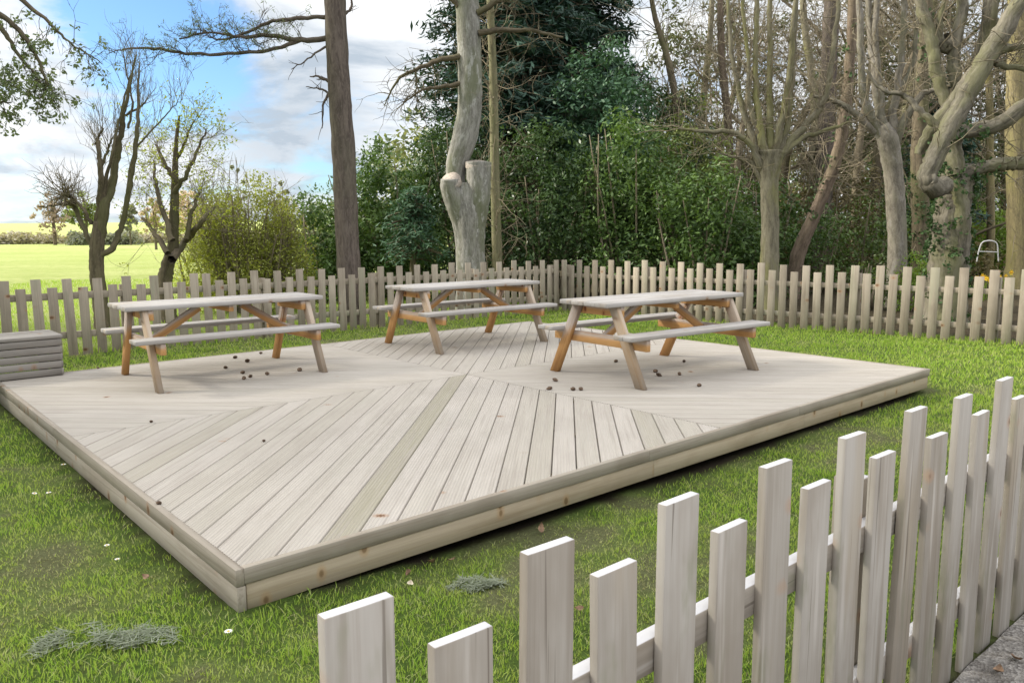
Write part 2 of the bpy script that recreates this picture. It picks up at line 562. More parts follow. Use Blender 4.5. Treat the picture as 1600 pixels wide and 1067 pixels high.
def ground_mat():
    m, nt, nodes, L = newmat('ground')
    zone = attr(nt, 'gc').outputs['Vector']; ti = attr(nt, 'tint').outputs['Fac']
    sx = nt.nodes.new('ShaderNodeSeparateXYZ'); L.new(zone, sx.inputs[0])
    tc = nt.nodes.new('ShaderNodeTexCoord'); ob = tc.outputs['Object']
    fine = scaled_noise(nt, ob, (1, 1, 1), 55, 5, .7)
    mid = scaled_noise(nt, ob, (1, 1, 1), 9, 4, .6)
    lawn = mixc(nt, rampf(nt, ti, .15, .6), (.27, .29, .14), (.26, .36, .10))
    lawn = mixc(nt, rampf(nt, ti, .5, .95), lawn, (.15, .26, .05))
    lawn = mixc(nt, rampf(nt, mid, .5, .72, 0, .55), lawn, (.20, .19, .09))
    lawn = mixc(nt, rampf(nt, fine, .35, .7, .45, 0), lawn, (.06, .07, .02))
    fm = scaled_noise(nt, ob, (.6, 1.6, 1), .22, 8, .75)
    field = mixc(nt, rampf(nt, fm, .32, .68), (.42, .50, .15), (.56, .60, .25))
    field = mixc(nt, rampf(nt, scaled_noise(nt, ob, (1, 1.6, 1), 3.2, 5, .7), .42, .70, 0, .75), field, (.30, .41, .085))
    lit = mixc(nt, rampf(nt, mid, .35, .65), (.055, .045, .03), (.12, .095, .06))
    lit = mixc(nt, rampf(nt, fine, .5, .7, 0, .6), lit, (.16, .12, .075))
    col = mixc(nt, sx.outputs[0], lawn, field)
    col = mixc(nt, sx.outputs[1], col, lit)
    col = mixc(nt, sx.outputs[2], col, (.055, .042, .03))
    vf = scaled_noise(nt, ob, (1, 1, 1), 190, 3, .7)
    col = mixc(nt, rampf(nt, vf, .42, .62, .22, 0), col, (.05, .05, .02))
    finish(nt, col, .95, math_(nt, 'ADD', math_(nt, 'ADD', fine, vf), math_(nt, 'MULTIPLY', mid, .8)), 1.0, .04, .1)
    return m


def build_ground():
    def axis(lo, hi, st, far_lo, far_hi):
        mid = np.arange(lo, hi, st)
        a = [lo]; s_ = st
        while a[-1] > far_lo: s_ *= 1.22; a.append(a[-1] - s_)
        b = [mid[-1]]; s_ = st
        while b[-1] < far_hi: s_ *= 1.22; b.append(b[-1] + s_)
        return np.concatenate([a[1:][::-1], mid, b[1:]])
    xs = axis(-9, 10, .11, -900, 900); ys = axis(-.5, 17, .11, -60, 1500)
    x, y = np.meshgrid(xs, ys)
    x = x.ravel(); y = y.ravel()
    z = gz(x, y)
    dl = (x - FC[0]) * FLo[0] + (y - FC[1]) * FLo[1]; dr = (x - FC[0]) * FRo[0] + (y - FC[1]) * FRo[1]
    field = sstep(.0, 1.0, dl) * sstep(2, -2, x - .1 * (y - 14))
    woods = np.maximum(sstep(.1, .8, dr) * sstep(-2.5, .5, x), sstep(.2, 1.5, dl) * sstep(-2, 2, x - .1 * (y - 14)))
    du = (x - DF[0]) * DU[0] + (y - DF[1]) * DU[1]; dv = (x - DF[0]) * DV[0] + (y - DF[1]) * DV[1]
    e = np.maximum(np.maximum(-du, du - DA), np.maximum(-dv, dv - DB))
    soil = sstep(.04, -.04, e + (fnoise(x, y, .3, 5) - .5) * .25)
    nd = (x - NG[0]) * NN[0] + (y - NG[1]) * NN[1]
    soil = np.maximum(soil, sstep(-.06, .05, nd))
    nx, ny = len(xs), len(ys)
    i = np.arange(ny - 1)[:, None] * nx; j = np.arange(nx - 1)[None, :]
    q = np.stack([i + j, i + j + 1, i + nx + j + 1, i + nx + j], -1).reshape(-1, 4)
    mb = MB(); mb.add(np.stack([x, y, z], 1), q, None, lawn_tint(x, y), np.stack([field, woods, soil], 1))
    o = mb.build('ground', ground_mat(), smooth=True)
    tag(o, None, None, kind='structure')
    # tarmac path on the camera's side of the near fence
    m, nt, nodes, L = newmat('path_tarmac')
    tc = nt.nodes.new('ShaderNodeTexCoord'); ob = tc.outputs['Object']
    vo = nt.nodes.new('ShaderNodeTexVoronoi'); vo.inputs['Scale'].default_value = 95; L.new(ob, vo.inputs[0])
    s2 = nt.nodes.new('ShaderNodeSeparateColor'); L.new(vo.outputs['Color'], s2.inputs[0])
    col = mixc(nt, s2.outputs[0], (.15, .14, .13), (.33, .31, .285))
    col = mixc(nt, rampf(nt, scaled_noise(nt, ob, (1, 1, 1), 6, 5, .7), .42, .66, 0, .55), col, (.10, .088, .075))
    col = mixc(nt, rampf(nt, scaled_noise(nt, ob, (1, 1, 1), 28, 4, .7), .55, .7, 0, .6), col, (.05, .04, .03))
    finish(nt, col, .9, math_(nt, 'ADD', vo.outputs['Distance'], scaled_noise(nt, ob, (1, 1, 1), 30, 4)), .8, .012, .2)
    mb = MB()
    t = np.arange(-6, 40, .12); wd = np.array([.03, .08, .15, .3, .6, 1.2, 2.4, 4.0])
    T, Wd = np.meshgrid(t, wd)
    T = T.ravel(); Wd = Wd.ravel()
    edge = np.where(Wd < .05, (fnoise(T, T * 0, .2, 3) - .5) * .03, 0)
    p = NG[None] + NE[None] * T[:, None] + NN[None] * (Wd + edge)[:, None]
    z = -.004 + (fnoise(p[:, 0], p[:, 1], .25, 8) - .5) * .012
    nx = len(t); i = np.arange(len(wd) - 1)[:, None] * nx; j = np.arange(nx - 1)[None, :]
    q = np.stack([i + j, i + nx + j, i + nx + j + 1, i + j + 1], -1).reshape(-1, 4)
    mb.add(np.stack([p[:, 0], p[:, 1], z], 1), q)
    o = mb.build('path', m, smooth=True); tag(o, None, None, kind='structure')


build_ground()


# ------------------------------------------------------------------ grass
def grass_mat():
    m, nt, nodes, L = newmat('grass_blades')
    ti = attr(nt, 'tint').outputs['Fac']
    cr_ = nt.nodes.new('ShaderNodeValToRGB'); e = cr_.color_ramp.elements
    e[0].position = 0; e[0].color = (.40, .37, .21, 1)
    e[1].position = 1; e[1].color = (.26, .41, .055, 1)
    for p_, c_ in ((.22, (.39, .45, .16)), (.45, (.40, .475, .115)), (.7, (.31, .42, .07))):
        x = e.new(p_); x.color = c4(c_)
    L.new(ti, cr_.inputs[0])
    p = nt.nodes.new('ShaderNodeBsdfPrincipled'); L.new(cr_.outputs[0], p.inputs['Base Color']); p.inputs['Roughness'].default_value = .6
    p.inputs['Specular IOR Level'].default_value = .25
    t = nt.nodes.new('ShaderNodeBsdfTranslucent'); L.new(mixc(nt, 1, cr_.outputs[0], (1.3, 1.35, .8), 'MULTIPLY'), t.inputs[0])
    mx = nt.nodes.new('ShaderNodeMixShader'); mx.inputs[0].default_value = .35
    L.new(p.outputs[0], mx.inputs[1]); L.new(t.outputs[0], mx.inputs[2])
    o = nt.nodes.new('ShaderNodeOutputMaterial'); L.new(mx.outputs[0], o.inputs[0])
    return m


GRASS = grass_mat()


def blades(mb, x, y, h, w, tint, lean=.5):
    n = len(x)
    z = gz(x, y) - .003
    a = rng.random(n) * 2 * PI; ca, sa = np.cos(a), np.sin(a)
    la = rng.random(n) * 2 * PI; lm = lean * rng.random(n) * h
    dx, dy = np.cos(la) * lm, np.sin(la) * lm
    base = np.stack([x, y, z], 1); ww = (w * .5)[:, None]
    side = np.stack([ca, sa, np.zeros(n)], 1) * ww
    mid = base + np.stack([dx * .35, dy * .35, h * .55], 1)
    tip = base + np.stack([dx, dy, h * .95], 1)
    v = np.stack([base - side, base + side, mid + side * .7, tip, mid - side * .7], 1).reshape(-1, 3)
    k = np.arange(n)[:, None] * 5
    mb.add(v, k + np.array([[0, 1, 2, 4]]), k + np.array([[4, 2, 3]]), np.repeat(tint, 5))


def build_grass():
    mb = MB()
    N0 = 1900000
    x = rng.uniform(-8.5, 10, N0); y = rng.uniform(1.2, 16, N0)
    d = np.hypot(x, y)
    keep = rng.random(N0) < np.clip((3.2 / d) ** 1.5, .09, 1)
    ang = np.abs(np.arctan2(x, y)) < math.radians(36)
    du = (x - DF[0]) * DU[0] + (y - DF[1]) * DU[1]; dv = (x - DF[0]) * DV[0] + (y - DF[1]) * DV[1]
    edge = np.maximum(np.maximum(-du, du - DA), np.maximum(-dv, dv - DB))
    nd = (x - NG[0]) * NN[0] + (y - NG[1]) * NN[1]
    dl = (x - FC[0]) * FLo[0] + (y - FC[1]) * FLo[1]; dr = (x - FC[0]) * FRo[0] + (y - FC[1]) * FRo[1]
    t = lawn_tint(x, y)
    dens = sstep(.12, .5, t + (rng.random(N0) - .5) * .35)
    ok = keep & ang & (edge > .015) & (nd < -.035) & (dl < .25) & (dr < .35) & (rng.random(N0) < .5 + .5 * dens)
    ok &= (rng.random(N0) < sstep(-.03, .2, edge + (rng.random(N0) - .5) * .15))
    x, y, t, d, edge, dr, dl, nd = (q[ok] for q in (x, y, t, d, edge, dr, dl, nd))
    n = len(x)
    clump = fnoise(x, y, .16, 41)
    h = .011 + .026 * t * clump * (1 + rng.random(n)) + .007 * rng.random(n)
    h *= 1 + .9 * sstep(.12, 0.02, np.minimum(np.minimum(np.abs(dr), np.abs(dl)), np.abs(nd + .06)))
    h *= .85 + .4 * sstep(5, 9, d)
    w = (.0028 + .0022 * rng.random(n)) * (1 + .16 * np.clip(d - 3, 0, 12))
    dry = rng.random(n) < .16 + .25 * sstep(.45, .15, t)
    tt = np.clip(t * .75 + (rng.random(n) - .5) * .7 + (clump - .5) * .4 + .05, 0, 1)
    tt = np.where(dry, rng.random(n) * .25, tt)
    h = np.where(dry, h * .7 + .004, h)
    blades(mb, x[~dry], y[~dry], h[~dry], w[~dry], tt[~dry], 1.1)
    blades(mb, x[dry], y[dry], h[dry], w[dry] * .8, tt[dry], 2.6)
    # rough grass behind the fences, running up to the field
    n = 42000
    x = rng.uniform(-14, 1, n); y = rng.uniform(7, 24, n)
    dl = (x - FC[0]) * FLo[0] + (y - FC[1]) * FLo[1]
    ok = (dl > .2) & (np.abs(np.arctan2(x, y)) < math.radians(37)) & (x < -1 + rng.random(n) * 2)
    x, y = x[ok], y[ok]; n = len(x)
    blades(mb, x, y, .05 + .09 * rng.random(n) * fnoise(x, y, .8, 43), .010 + .006 * rng.random(n), np.clip(.55 + .45 * rng.random(n), 0, 1), .9)
    o = mb.build('grass', GRASS)
    tag(o, 'short mossy lawn grass growing round the decking', None, kind='stuff')
    print('blades', mb.n // 5)


build_grass()

# ------------------------------------------------------------------ deck
W_DECK = wood('decking_timber', (.275, .255, .19), (.418, .385, .348), (.29, .26, .225), knots=.035, patch=.35, blotch=(.36, .335, .29), grain=1.3)
W_TRIM = wood('deck_edge_timber', (.27, .238, .195), (.36, .322, .27), (.20, .165, .125), knots=.25, patch=.5)
W_FASC = wood('deck_fascia_timber', (.36, .30, .22), (.46, .39, .29), (.27, .21, .135), knot=(.20, .13, .07), knots=.35, patch=.5, grain=.7)
W_GREY = wood('silvered_timber', (.21, .195, .175), (.31, .29, .265), (.15, .135, .12), knots=.2, patch=.5)
W_TOP = wood('tabletop_timber', (.33, .312, .295), (.445, .425, .405), (.25, .225, .20), knots=.2, patch=.5, blotch=(.42, .34, .245), grain=.7)
W_LEG = wood('table_frame_timber', (.43, .23, .085), (.54, .31, .125), (.27, .13, .05), knot=(.18, .07, .03), knots=.25, weather=((.33, .30, .28), (.46, .43, .41)), patch=.4)

W_LEGGREY = wood('rain_greyed_leg_timber', (.36, .29, .22), (.45, .385, .315), (.33, .21, .11), knot=(.18, .09, .04), knots=.2, patch=.5, blotch=(.42, .26, .12))


def build_deck():
    dk = thing('timber_deck', duv(0, 0, 0), 'large low rectangular timber deck of grooved boards laid in diamond pattern on lawn', 'deck')
    PITCHB, GAP, DEP = .1395, .0085, .045
    e = .034                                     # trim board thickness
    mu, mv = DA / 2, DB / 2
    for qi, (u0, u1, v0, v1) in enumerate(((e, mu, e, mv), (mu, DA - e, e, mv), (mu, DA - e, mv, DB - e), (e, mu, mv, DB - e))):
        # boards run along g, repeat along h
        diag = qi in (0, 2)
        g = np.array([1, 1]) / math.sqrt(2) if diag else np.array([1, -1]) / math.sqrt(2)
        h = np.array([1, -1]) / math.sqrt(2) if diag else np.array([1, 1]) / math.sqrt(2)
        g_ = .0018
        u0 += g_; u1 -= g_; v0 += g_; v1 -= g_
        cen = np.array([mu, mv])
        cor = np.array([[u0, v0], [u1, v0], [u1, v1], [u0, v1]]) - cen
        tc_ = cor @ h
        t0, t1 = tc_.min(), tc_.max()
        ts, zs, bi = [], [], []
        k0, k1 = math.floor(t0 / PITCHB), math.ceil(t1 / PITCHB)
        hw = PITCHB - GAP
        for k in range(k0, k1 + 1):
            b0 = k * PITCHB + GAP / 2
            prof = [(-.0004, -DEP), (.0, -.002), (.002, 0)]
            nr = 7
            for r in range(nr):
                a0 = .006 + (hw - .012) * r / nr; st = (hw - .012) / nr
                prof += [(a0 + st * .15, 0), (a0 + st * .32, -.0022), (a0 + st * .62, -.0022), (a0 + st * .79, 0)]
            prof += [(hw - .002, 0), (hw, -.002), (hw + .0004, -DEP)]
            for a_, z_ in prof:
                ts.append(b0 + a_); zs.append(z_); bi.append(k)
        ts = np.array(ts); zs = np.array(zs); bi = np.array(bi)
        ok = (ts > t0 + 1e-4) & (ts < t1 - 1e-4)
        ts, zs, bi = ts[ok], zs[ok], bi[ok]
        # extra samples exactly at the rectangle's corners
        for c_ in tc_:
            if t0 + 1e-4 < c_ < t1 - 1e-4:
                i = np.searchsorted(ts, c_)
                zz = np.interp(c_, ts, zs)
                ts = np.insert(ts, i, c_); zs = np.insert(zs, i, zz); bi = np.insert(bi, i, bi[min(i, len(bi) - 1)])
        # along-board range inside the rectangle
        lo = np.full(len(ts), -1e9); hi = np.full(len(ts), 1e9)
        for ax, (p0, p1) in enumerate(((u0 - mu, u1 - mu), (v0 - mv, v1 - mv))):
            base = ts * h[ax]
            s0 = (p0 - base) / g[ax]; s1 = (p1 - base) / g[ax]
            lo = np.maximum(lo, np.minimum(s0, s1)); hi = np.minimum(hi, np.maximum(s0, s1))
        hi = np.maximum(hi, lo + 1e-4)
        tints = np.clip(rng.normal(.80, .075, 400), .5, 1.0)
        off = rng.random((400, 3)) * 50
        special = {0: {-1: .05, 5: .52, 10: .38, -11: .40, -6: .6, 12: .6}, 1: {}, 2: {3: .5}, 3: {}}[qi]
        for k, val in special.items(): tints[k + 200] = val
        n = len(ts)
        seg = 10
        f = np.linspace(0, 1, seg + 1)
        S = lo[None] * (1 - f[:, None]) + hi[None] * f[:, None]
        uv = cen + ts[None, :, None] * h + S[..., None] * g
        xy = DF + uv[..., :1] * DU + uv[..., 1:] * DV
        v = np.concatenate([xy, np.broadcast_to((DH + zs)[None, :, None], S.shape + (1,))], -1).reshape(-1, 3)
        kk = bi + 200
        gc = np.stack([np.broadcast_to(ts, S.shape), np.broadcast_to(zs, S.shape), S], -1) + off[kk][None]
        i = np.arange(seg)[:, None] * n; j = np.arange(n - 1)[None, :]
        q = np.stack([i + j, i + j + 1, i + n + j + 1, i + n + j], -1).reshape(-1, 4)
        a, b_, c_ = v[q[0, 0]], v[q[0, 1]], v[q[0, 2]]
        mb = MB(); mb.add(v, q, None, np.broadcast_to(tints[kk], S.shape).ravel(), gc.reshape(-1, 3))
        o = mb.build('decking_panel', W_DECK, dk)
    # edge trim (flush with the boards) and the recessed fascia under it
    top = DH + .0015
    U3, V3 = v3(DU, 0), v3(DV, 0)
    TH = .066

    def run(u0_, v0_, u1_, v1_, inward, name, mat, thick, z0, z1, parts=1, inset=0.0):
        p0 = np.array([u0_, v0_]); p1 = np.array([u1_, v1_]); inw = np.array(inward, float)
        dirv = unit(p1 - p0); ln = np.linalg.norm(p1 - p0)
        cuts = np.linspace(0, ln, parts + 1)
        if parts > 1: cuts[1:-1] += rng.uniform(-.4, .4, parts - 1)
        for a_, b_ in zip(cuts[:-1], cuts[1:]):
            c_ = p0 + dirv * (a_ + b_) / 2 + inw * (inset + thick / 2)
            ax = dirv[0] * U3 + dirv[1] * V3; ay = inw[0] * U3 + inw[1] * V3
            mb = MB(); board(mb, duv(c_[0], c_[1], (z0 + z1) / 2), ax, ay, Z, (b_ - a_ - .002, thick, z1 - z0), .001, grain=0)
            mb.build(name, mat, dk)
    run(e, 0, DA, 0, (0, 1), 'edge_trim', W_TRIM, e, DH - TH, top, 3)
    run(0, 0, 0, DB, (1, 0), 'edge_trim', W_TRIM, e, DH - TH - .004, top, 2)
    run(e, DB, DA, DB, (0, -1), 'edge_trim', W_TRIM, e, DH - TH, top, 2)
    run(DA, e, DA, DB - e, (-1, 0), 'edge_trim', W_TRIM, e, DH - TH, top, 2)
    run(e + .008, 0, DA - .02, 0, (0, 1), 'fascia_board', W_FASC, .03, DH - TH - .112, DH - TH - .004, 3, .007)
    run(0, 0, 0, DB, (1, 0), 'fascia_board', W_TRIM, .036, DH - TH - .114, DH - TH - .0065, 2, .0015)
    run(e + .01, DB, DA, DB, (0, -1), 'fascia_board', W_FASC, .03, DH - TH - .105, DH - TH - .004, 2, .006)
    run(DA, e + .01, DA, DB - e - .01, (-1, 0), 'fascia_board', W_FASC, .03, DH - TH - .105, DH - TH - .004, 2, .006)
    # joists that carry the boards, dark underneath
    for k in range(9):
        mb = MB(); u_ = .35 + k * (DA - .7) / 8
        board(mb, duv(u_, DB / 2, DH - .085), V3, U3, Z, (DB - .12, .045, .115), .002, .2, grain=0)
        mb.build('joist', W_FASC, dk)


build_deck()


# ------------------------------------------------------------------ box seat at the deck's far left corner
def build_box():
    U3, V3 = v3(DU, 0), v3(DV, 0)
    u0, u1, v0, v1, zt = -.95, .55, 5.40, 5.93, DH + .385
    bx = thing('box_seat', duv((u0 + u1) / 2, (v0 + v1) / 2, 0), 'grey slatted timber box seat at the corner of the deck by the fence', 'box seat')
    nb = 5; z0 = DH + .004; hh = (zt - .034 - z0) / nb
    mb = MB()
    for k in range(nb):
        zc = z0 + hh * (k + .5)
        board(mb, duv((u0 + u1) / 2, v0 + .014, zc), U3, V3, Z, (u1 - u0 - .03, .028, hh - .007), .004, grain=0)
        board(mb, duv(u1 - .014, (v0 + v1) / 2, zc), V3, U3, Z, (v1 - v0 - .004, .028, hh - .007), .004, grain=0)
        board(mb, duv(u0 + .014, (v0 + v1) / 2, zc), V3, U3, Z, (v1 - v0 - .004, .028, hh - .007), .004, grain=0)
        board(mb, duv((u0 + u1) / 2, v1 - .014, zc), U3, V3, Z, (u1 - u0 - .06, .028, hh - .007), .004, grain=0)
    mb.build('slatted_side', W_GREY, bx)
    mb = MB()
    for k in range(4):
        wv = (v1 - v0 + .02) / 4
        board(mb, duv((u0 + u1) / 2, v0 - .01 + wv * (k + .5), zt - .016), U3, V3, Z, (u1 - u0 + .02, wv - .006, .032), .004, grain=0)
    mb.build('slatted_top', W_GREY, bx)
    for u_ in (u0 + .07, u1 - .08):
        mb = MB(); board(mb, duv(u_, v1 - .07, (zt - .04) / 2 - .02), U3, V3, Z, (.07, .07, zt - .04), .004)
        mb.build('leg', W_GREY, bx)


build_box()


# ------------------------------------------------------------------ picnic tables
def build_tables():
    LAB = ['grey topped picnic table nearest the box seat and the field',
           'picnic table at the back corner of the deck, farthest from the near fence',
           'picnic table with bright orange legs, nearest the lawn and fence on the right']
    HT, HS = .705, .448
    t = thing('picnic_table', (0, 0, 0), LAB[0], 'picnic table', 'picnic tables on the deck')
    mb = MB()
    for k in range(4):
        board(mb, (rng.uniform(-.004, .004), (k - 1.5) * .158, HT - .019), X, Yv, Z, (1.79, .150, .038), .005, grain=0)
    mb.build('tabletop', W_TOP, t)
    for s_ in (-1, 1):
        mb = MB()
        for k in (0, 1):
            board(mb, (0, s_ * (.455 + k * .108), HS - .018), X, Yv, Z, (1.82, .102, .036), .005, grain=0)
        mb.build('seat', W_TOP, t)
    for sx_ in (-1, 1):
        for sy in (-1, 1):
            a = np.array([sx_ * .74, sy * .565, 0]); b = np.array([sx_ * .74, sy * .235, HT - .045])
            ez = unit(b - a); ex = X; ey = np.cross(ez, ex)
            # foot and head cut level
            mb = MB(); board(mb, (a + b) / 2, ex, ey, ez, (.045, .095, np.linalg.norm(b - a)), .004)
            v = mb.v[0]; e_ = v[:, 2] - 0
            lz = (v - (a + b) / 2) @ ez
            k = ez[1] / ez[2]
            for i in range(len(v)):
                tgt = 0.002 if lz[i] < 0 else HT - .041
                dz = tgt - v[i][2]
                if abs(dz) < .12: v[i] += ez * (dz / ez[2])
            mb.build('leg', W_LEGGREY if sy < 0 else W_LEG, t)
        mb = MB(); board(mb, (sx_ * .694, 0, HS - .088), X, Yv, Z, (.045, 1.20, .095), .004, grain=1)
        mb.build('seat_bearer', W_LEG, t)
        mb = MB(); board(mb, (sx_ * .694, 0, HT - .038 - .046), X, Yv, Z, (.045, .58, .09), .004, grain=1)
        mb.build('top_bearer', W_LEG, t)
        a = np.array([sx_ * .668, 0, HS - .10]); b = np.array([sx_ * .20, 0, HT - .06])
        ez = unit(b - a); ex = np.cross(Yv, ez)
        mb = MB(); board(mb, (a + b) / 2, ex, Yv, ez, (.07, .045, np.linalg.norm(b - a)), .004)
        mb.build('brace', W_LEG, t)
    mb = MB(); board(mb, (0, 0, HT - .038 - .03), X, Yv, Z, (.045, .56, .06), .004, grain=1)
    mb.build('top_bearer', W_LEG, t)
    fit = ((-2.727, 7.436, .68), (-.546, 9.413, .665), (1.337, 7.398, .63))
    for i, (x, y, a) in enumerate(fit):
        if i == 0:
            t.location = (x, y, DH); t.rotation_euler = (0, 0, a)
        else:
            dup(t, (x, y, DH), a, 1, LAB[i])


build_tables()

# ------------------------------------------------------------------ fences
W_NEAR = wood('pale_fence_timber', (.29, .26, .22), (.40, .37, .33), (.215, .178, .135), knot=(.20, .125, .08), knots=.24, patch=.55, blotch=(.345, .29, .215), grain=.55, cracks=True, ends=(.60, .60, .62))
W_BACK = wood('weathered_fence_timber', (.255, .218, .17), (.38, .33, .262), (.185, .152, .115), knots=.2, patch=.55, blotch=(.25, .25, .175))


def fence(label, start, direc, out, n0, n1, pitch, wid, tall, short, thick, mat, rails, post_every, tall_even, postz, group, odd=()):
    """pickets stand on the inner/near face, rails and posts behind them (towards -out)"""
    root = thing('picket_fence', v3(start, 0), label, 'fence', group)
    D3, O3 = v3(direc, 0), v3(out, 0)
    for i in range(n0, n1):
        is_t = (i % 2 == 0) == tall_even
        if i in odd: is_t = not is_t
        h = (tall if is_t else short) + rng.normal(0, .006)
        a = rng.normal(0, .006)
        ez = unit(Z + D3 * a + O3 * rng.normal(0, .005)); ex = unit(D3 - ez * (D3 @ ez) + O3 * rng.normal(0, .02)); ey = np.cross(ez, ex)
        c = v3(start + direc * (pitch * i + wid / 2) + out * thick / 2, h / 2)
        g = float(gz(c[0], c[1]))
        zb = min(g, 0) - .01 if abs(c[0]) < 30 else 0
        c = c + ez * (zb / 2)
        mb = MB(); board(mb, c, ex, ey, ez, (wid + rng.normal(0, .0012), thick, h - zb), .0014)
        mb.build('picket', mat, root)
    L0, L1 = pitch * n0, pitch * n1
    for z0, z1 in rails:
        a = L0
        while a < L1 - .05:
            b = min(a + 2.7, L1)
            mb = MB()
            c = v3(start + direc * (a + b) / 2 - out * .0195, (z0 + z1) / 2)
            board(mb, c, D3, O3, Z, (b - a - .003, .038, z1 - z0), .003, grain=0)
            mb.build('rail', mat, root)
            a = b
    s_ = post_every[0]
    while s_ * pitch < L1:
        if s_ * pitch > L0:
            mb = MB(); board(mb, v3(start + direc * (s_ * pitch) - out * (.039 + .0385), postz / 2 - .05), D3, O3, Z, (.075, .075, postz + .1), .004)
            mb.build('post', mat, root)
        s_ += post_every[1]
    return root


GRP = 'picket fences round the deck'
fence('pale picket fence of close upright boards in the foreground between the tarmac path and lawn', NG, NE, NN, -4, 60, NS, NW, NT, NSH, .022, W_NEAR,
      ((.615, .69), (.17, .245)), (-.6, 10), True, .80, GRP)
fence('weathered picket fence behind the box seat, along the bright sunlit field', FC + FL * .05, FL, -FLo, 0, 66, .1675, .108, .952, .85, .02, W_BACK,
      ((.70, .785), (.22, .30)), (.5, 11), True, .85, GRP, odd=(39, 40))
fence('weathered picket fence in front of the dark evergreen shrubs and bare woodland trees', FC + FR * .05, FR, -FRo, 0, 60, .1735, .110, .955, .85, .02, W_BACK,
      ((.63, .70), (.17, .245)), (.5, 10), True, .85, GRP)

# ------------------------------------------------------------------ vegetation
B_PINE = bark('pine_bark', (.075, .060, .052), (.165, .135, .115), (.12, .12, .075), .3, (16, 16, 3.5), 1.0)
B_GREY = bark('grey_smooth_bark', (.15, .145, .125), (.33, .32, .295), (.15, .165, .09), .75, (14, 14, 3.2), .9, (.42, .42, .39))
B_CUT = plain('sawn_wood_face', (.36, .315, .27), .8, .2, .2, 30)
B_POLE = bark('greenish_pole_bark', (.15, .14, .085), (.24, .225, .13), (.15, .17, .07), .5)
B_DARK = bark('dark_bare_bark', (.080, .066, .046), (.17, .14, .095), (.12, .13, .05), .55)
B_MOSSLIT = bark('sunlit_mossy_bark', (.125, .112, .08), (.24, .22, .155), (.24, .24, .085), .75)  # moss, made yellower so the colour carries the sunlit look of the shoots
B_PALE = bark('pale_bark', (.14, .125, .10), (.28, .255, .21), (.13, .135, .07), .6, (10, 10, 4), .8, (.30, .28, .25))
B_OAK = bark('oak_bark', (.085, .075, .058), (.22, .20, .155), (.18, .185, .08), .7, (12, 12, 2.5), 1.2)
B_TWIG = bark('twig_bark', (.15, .125, .09), (.30, .255, .18), (.19, .18, .08), .4)
B_RED = bark('reddish_trunk_bark', (.10, .075, .055), (.20, .155, .115), (.12, .11, .06), .3)
B_LIT = bark('yellow_lit_bark', (.14, .12, .07), (.27, .23, .12), (.26, .24, .09), .6)  # the yellow of sunlight is put into the bark colour
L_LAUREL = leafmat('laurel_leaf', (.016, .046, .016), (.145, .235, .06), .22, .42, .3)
L_LAURELY = leafmat('young_laurel_leaf', (.04, .085, .02), (.14, .20, .045), .25, .4, .4)
L_CON = leafmat('dark_conifer_needles', (.018, .042, .032), (.050, .105, .075), .1, .6, .3)
L_TEAL = leafmat('bluegreen_conifer_needles', (.028, .075, .042), (.085, .165, .088), .15, .55, .3)
L_CYP = leafmat('light_cypress_foliage', (.07, .10, .03), (.17, .20, .06), .25, .6, .3)
L_BUSH = leafmat('spring_bush_leaf', (.14, .165, .035), (.36, .39, .085), .42, .5, .3)
L_SPRING = leafmat('fresh_leaf', (.20, .24, .045), (.38, .42, .09), .5, .5, .3)
L_HANG = leafmat('hanging_leaf', (.07, .10, .05), (.17, .21, .10), .4, .5, .3)
L_BOUGH = leafmat('bough_leaf', (.09, .125, .07), (.20, .25, .13), .45, .5, .3)
L_IVY = leafmat('ivy_leaf', (.022, .055, .02), (.085, .145, .05), .15, .55, .2)
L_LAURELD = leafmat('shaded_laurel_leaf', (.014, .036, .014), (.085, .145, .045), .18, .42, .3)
L_OLIVE = leafmat('loose_pine_foliage', (.05, .062, .032), (.14, .155, .075), .2, .6, .2)
L_SUNNY = leafmat('bright_shrub_leaf', (.10, .18, .025), (.22, .32, .05), .35, .5, .3)
L_WOOD = leafmat('far_wood_foliage', (.075, .095, .045), (.22, .24, .11), .3, .6, .2)
L_HEDGE = leafmat('winter_hedge_twigs', (.30, .27, .21), (.46, .42, .34), .2, .7, .1)  # hedge brown greyed and lightened in place of distance haze
L_DEAD = leafmat('brown_understory_leaf', (.10, .085, .045), (.21, .175, .085), .2, .7, .2)


def base(px, Y, dz=0.0):
    """a point on the ground Y metres ahead, under that column of the photo"""
    x = P(px, 400, Y)[0]
    return np.array([x, Y, float(gz(x, Y)) + dz])


def PL_(pts, Y):
    """rows (px, py, half-width px[, depth offset]) -> x, y, z, radius"""
    out = []
    for r in pts:
        yy = Y + (r[3] if len(r) > 3 else 0)
        p = P(r[0], r[1], yy)
        out.append([p[0], p[1], p[2], r[2] * yy / FPX])
    return np.array(out)


def rooted(px, Y, pts):
    """prepend a flared foot on the ground to a trunk's control rows"""
    a = PL_(pts, Y); b = base(px, Y)
    return np.concatenate([[[b[0], b[1], b[2] - .15, a[0, 3] * 1.45], [b[0], b[1], b[2] + .18, a[0, 3] * 1.12]], a])


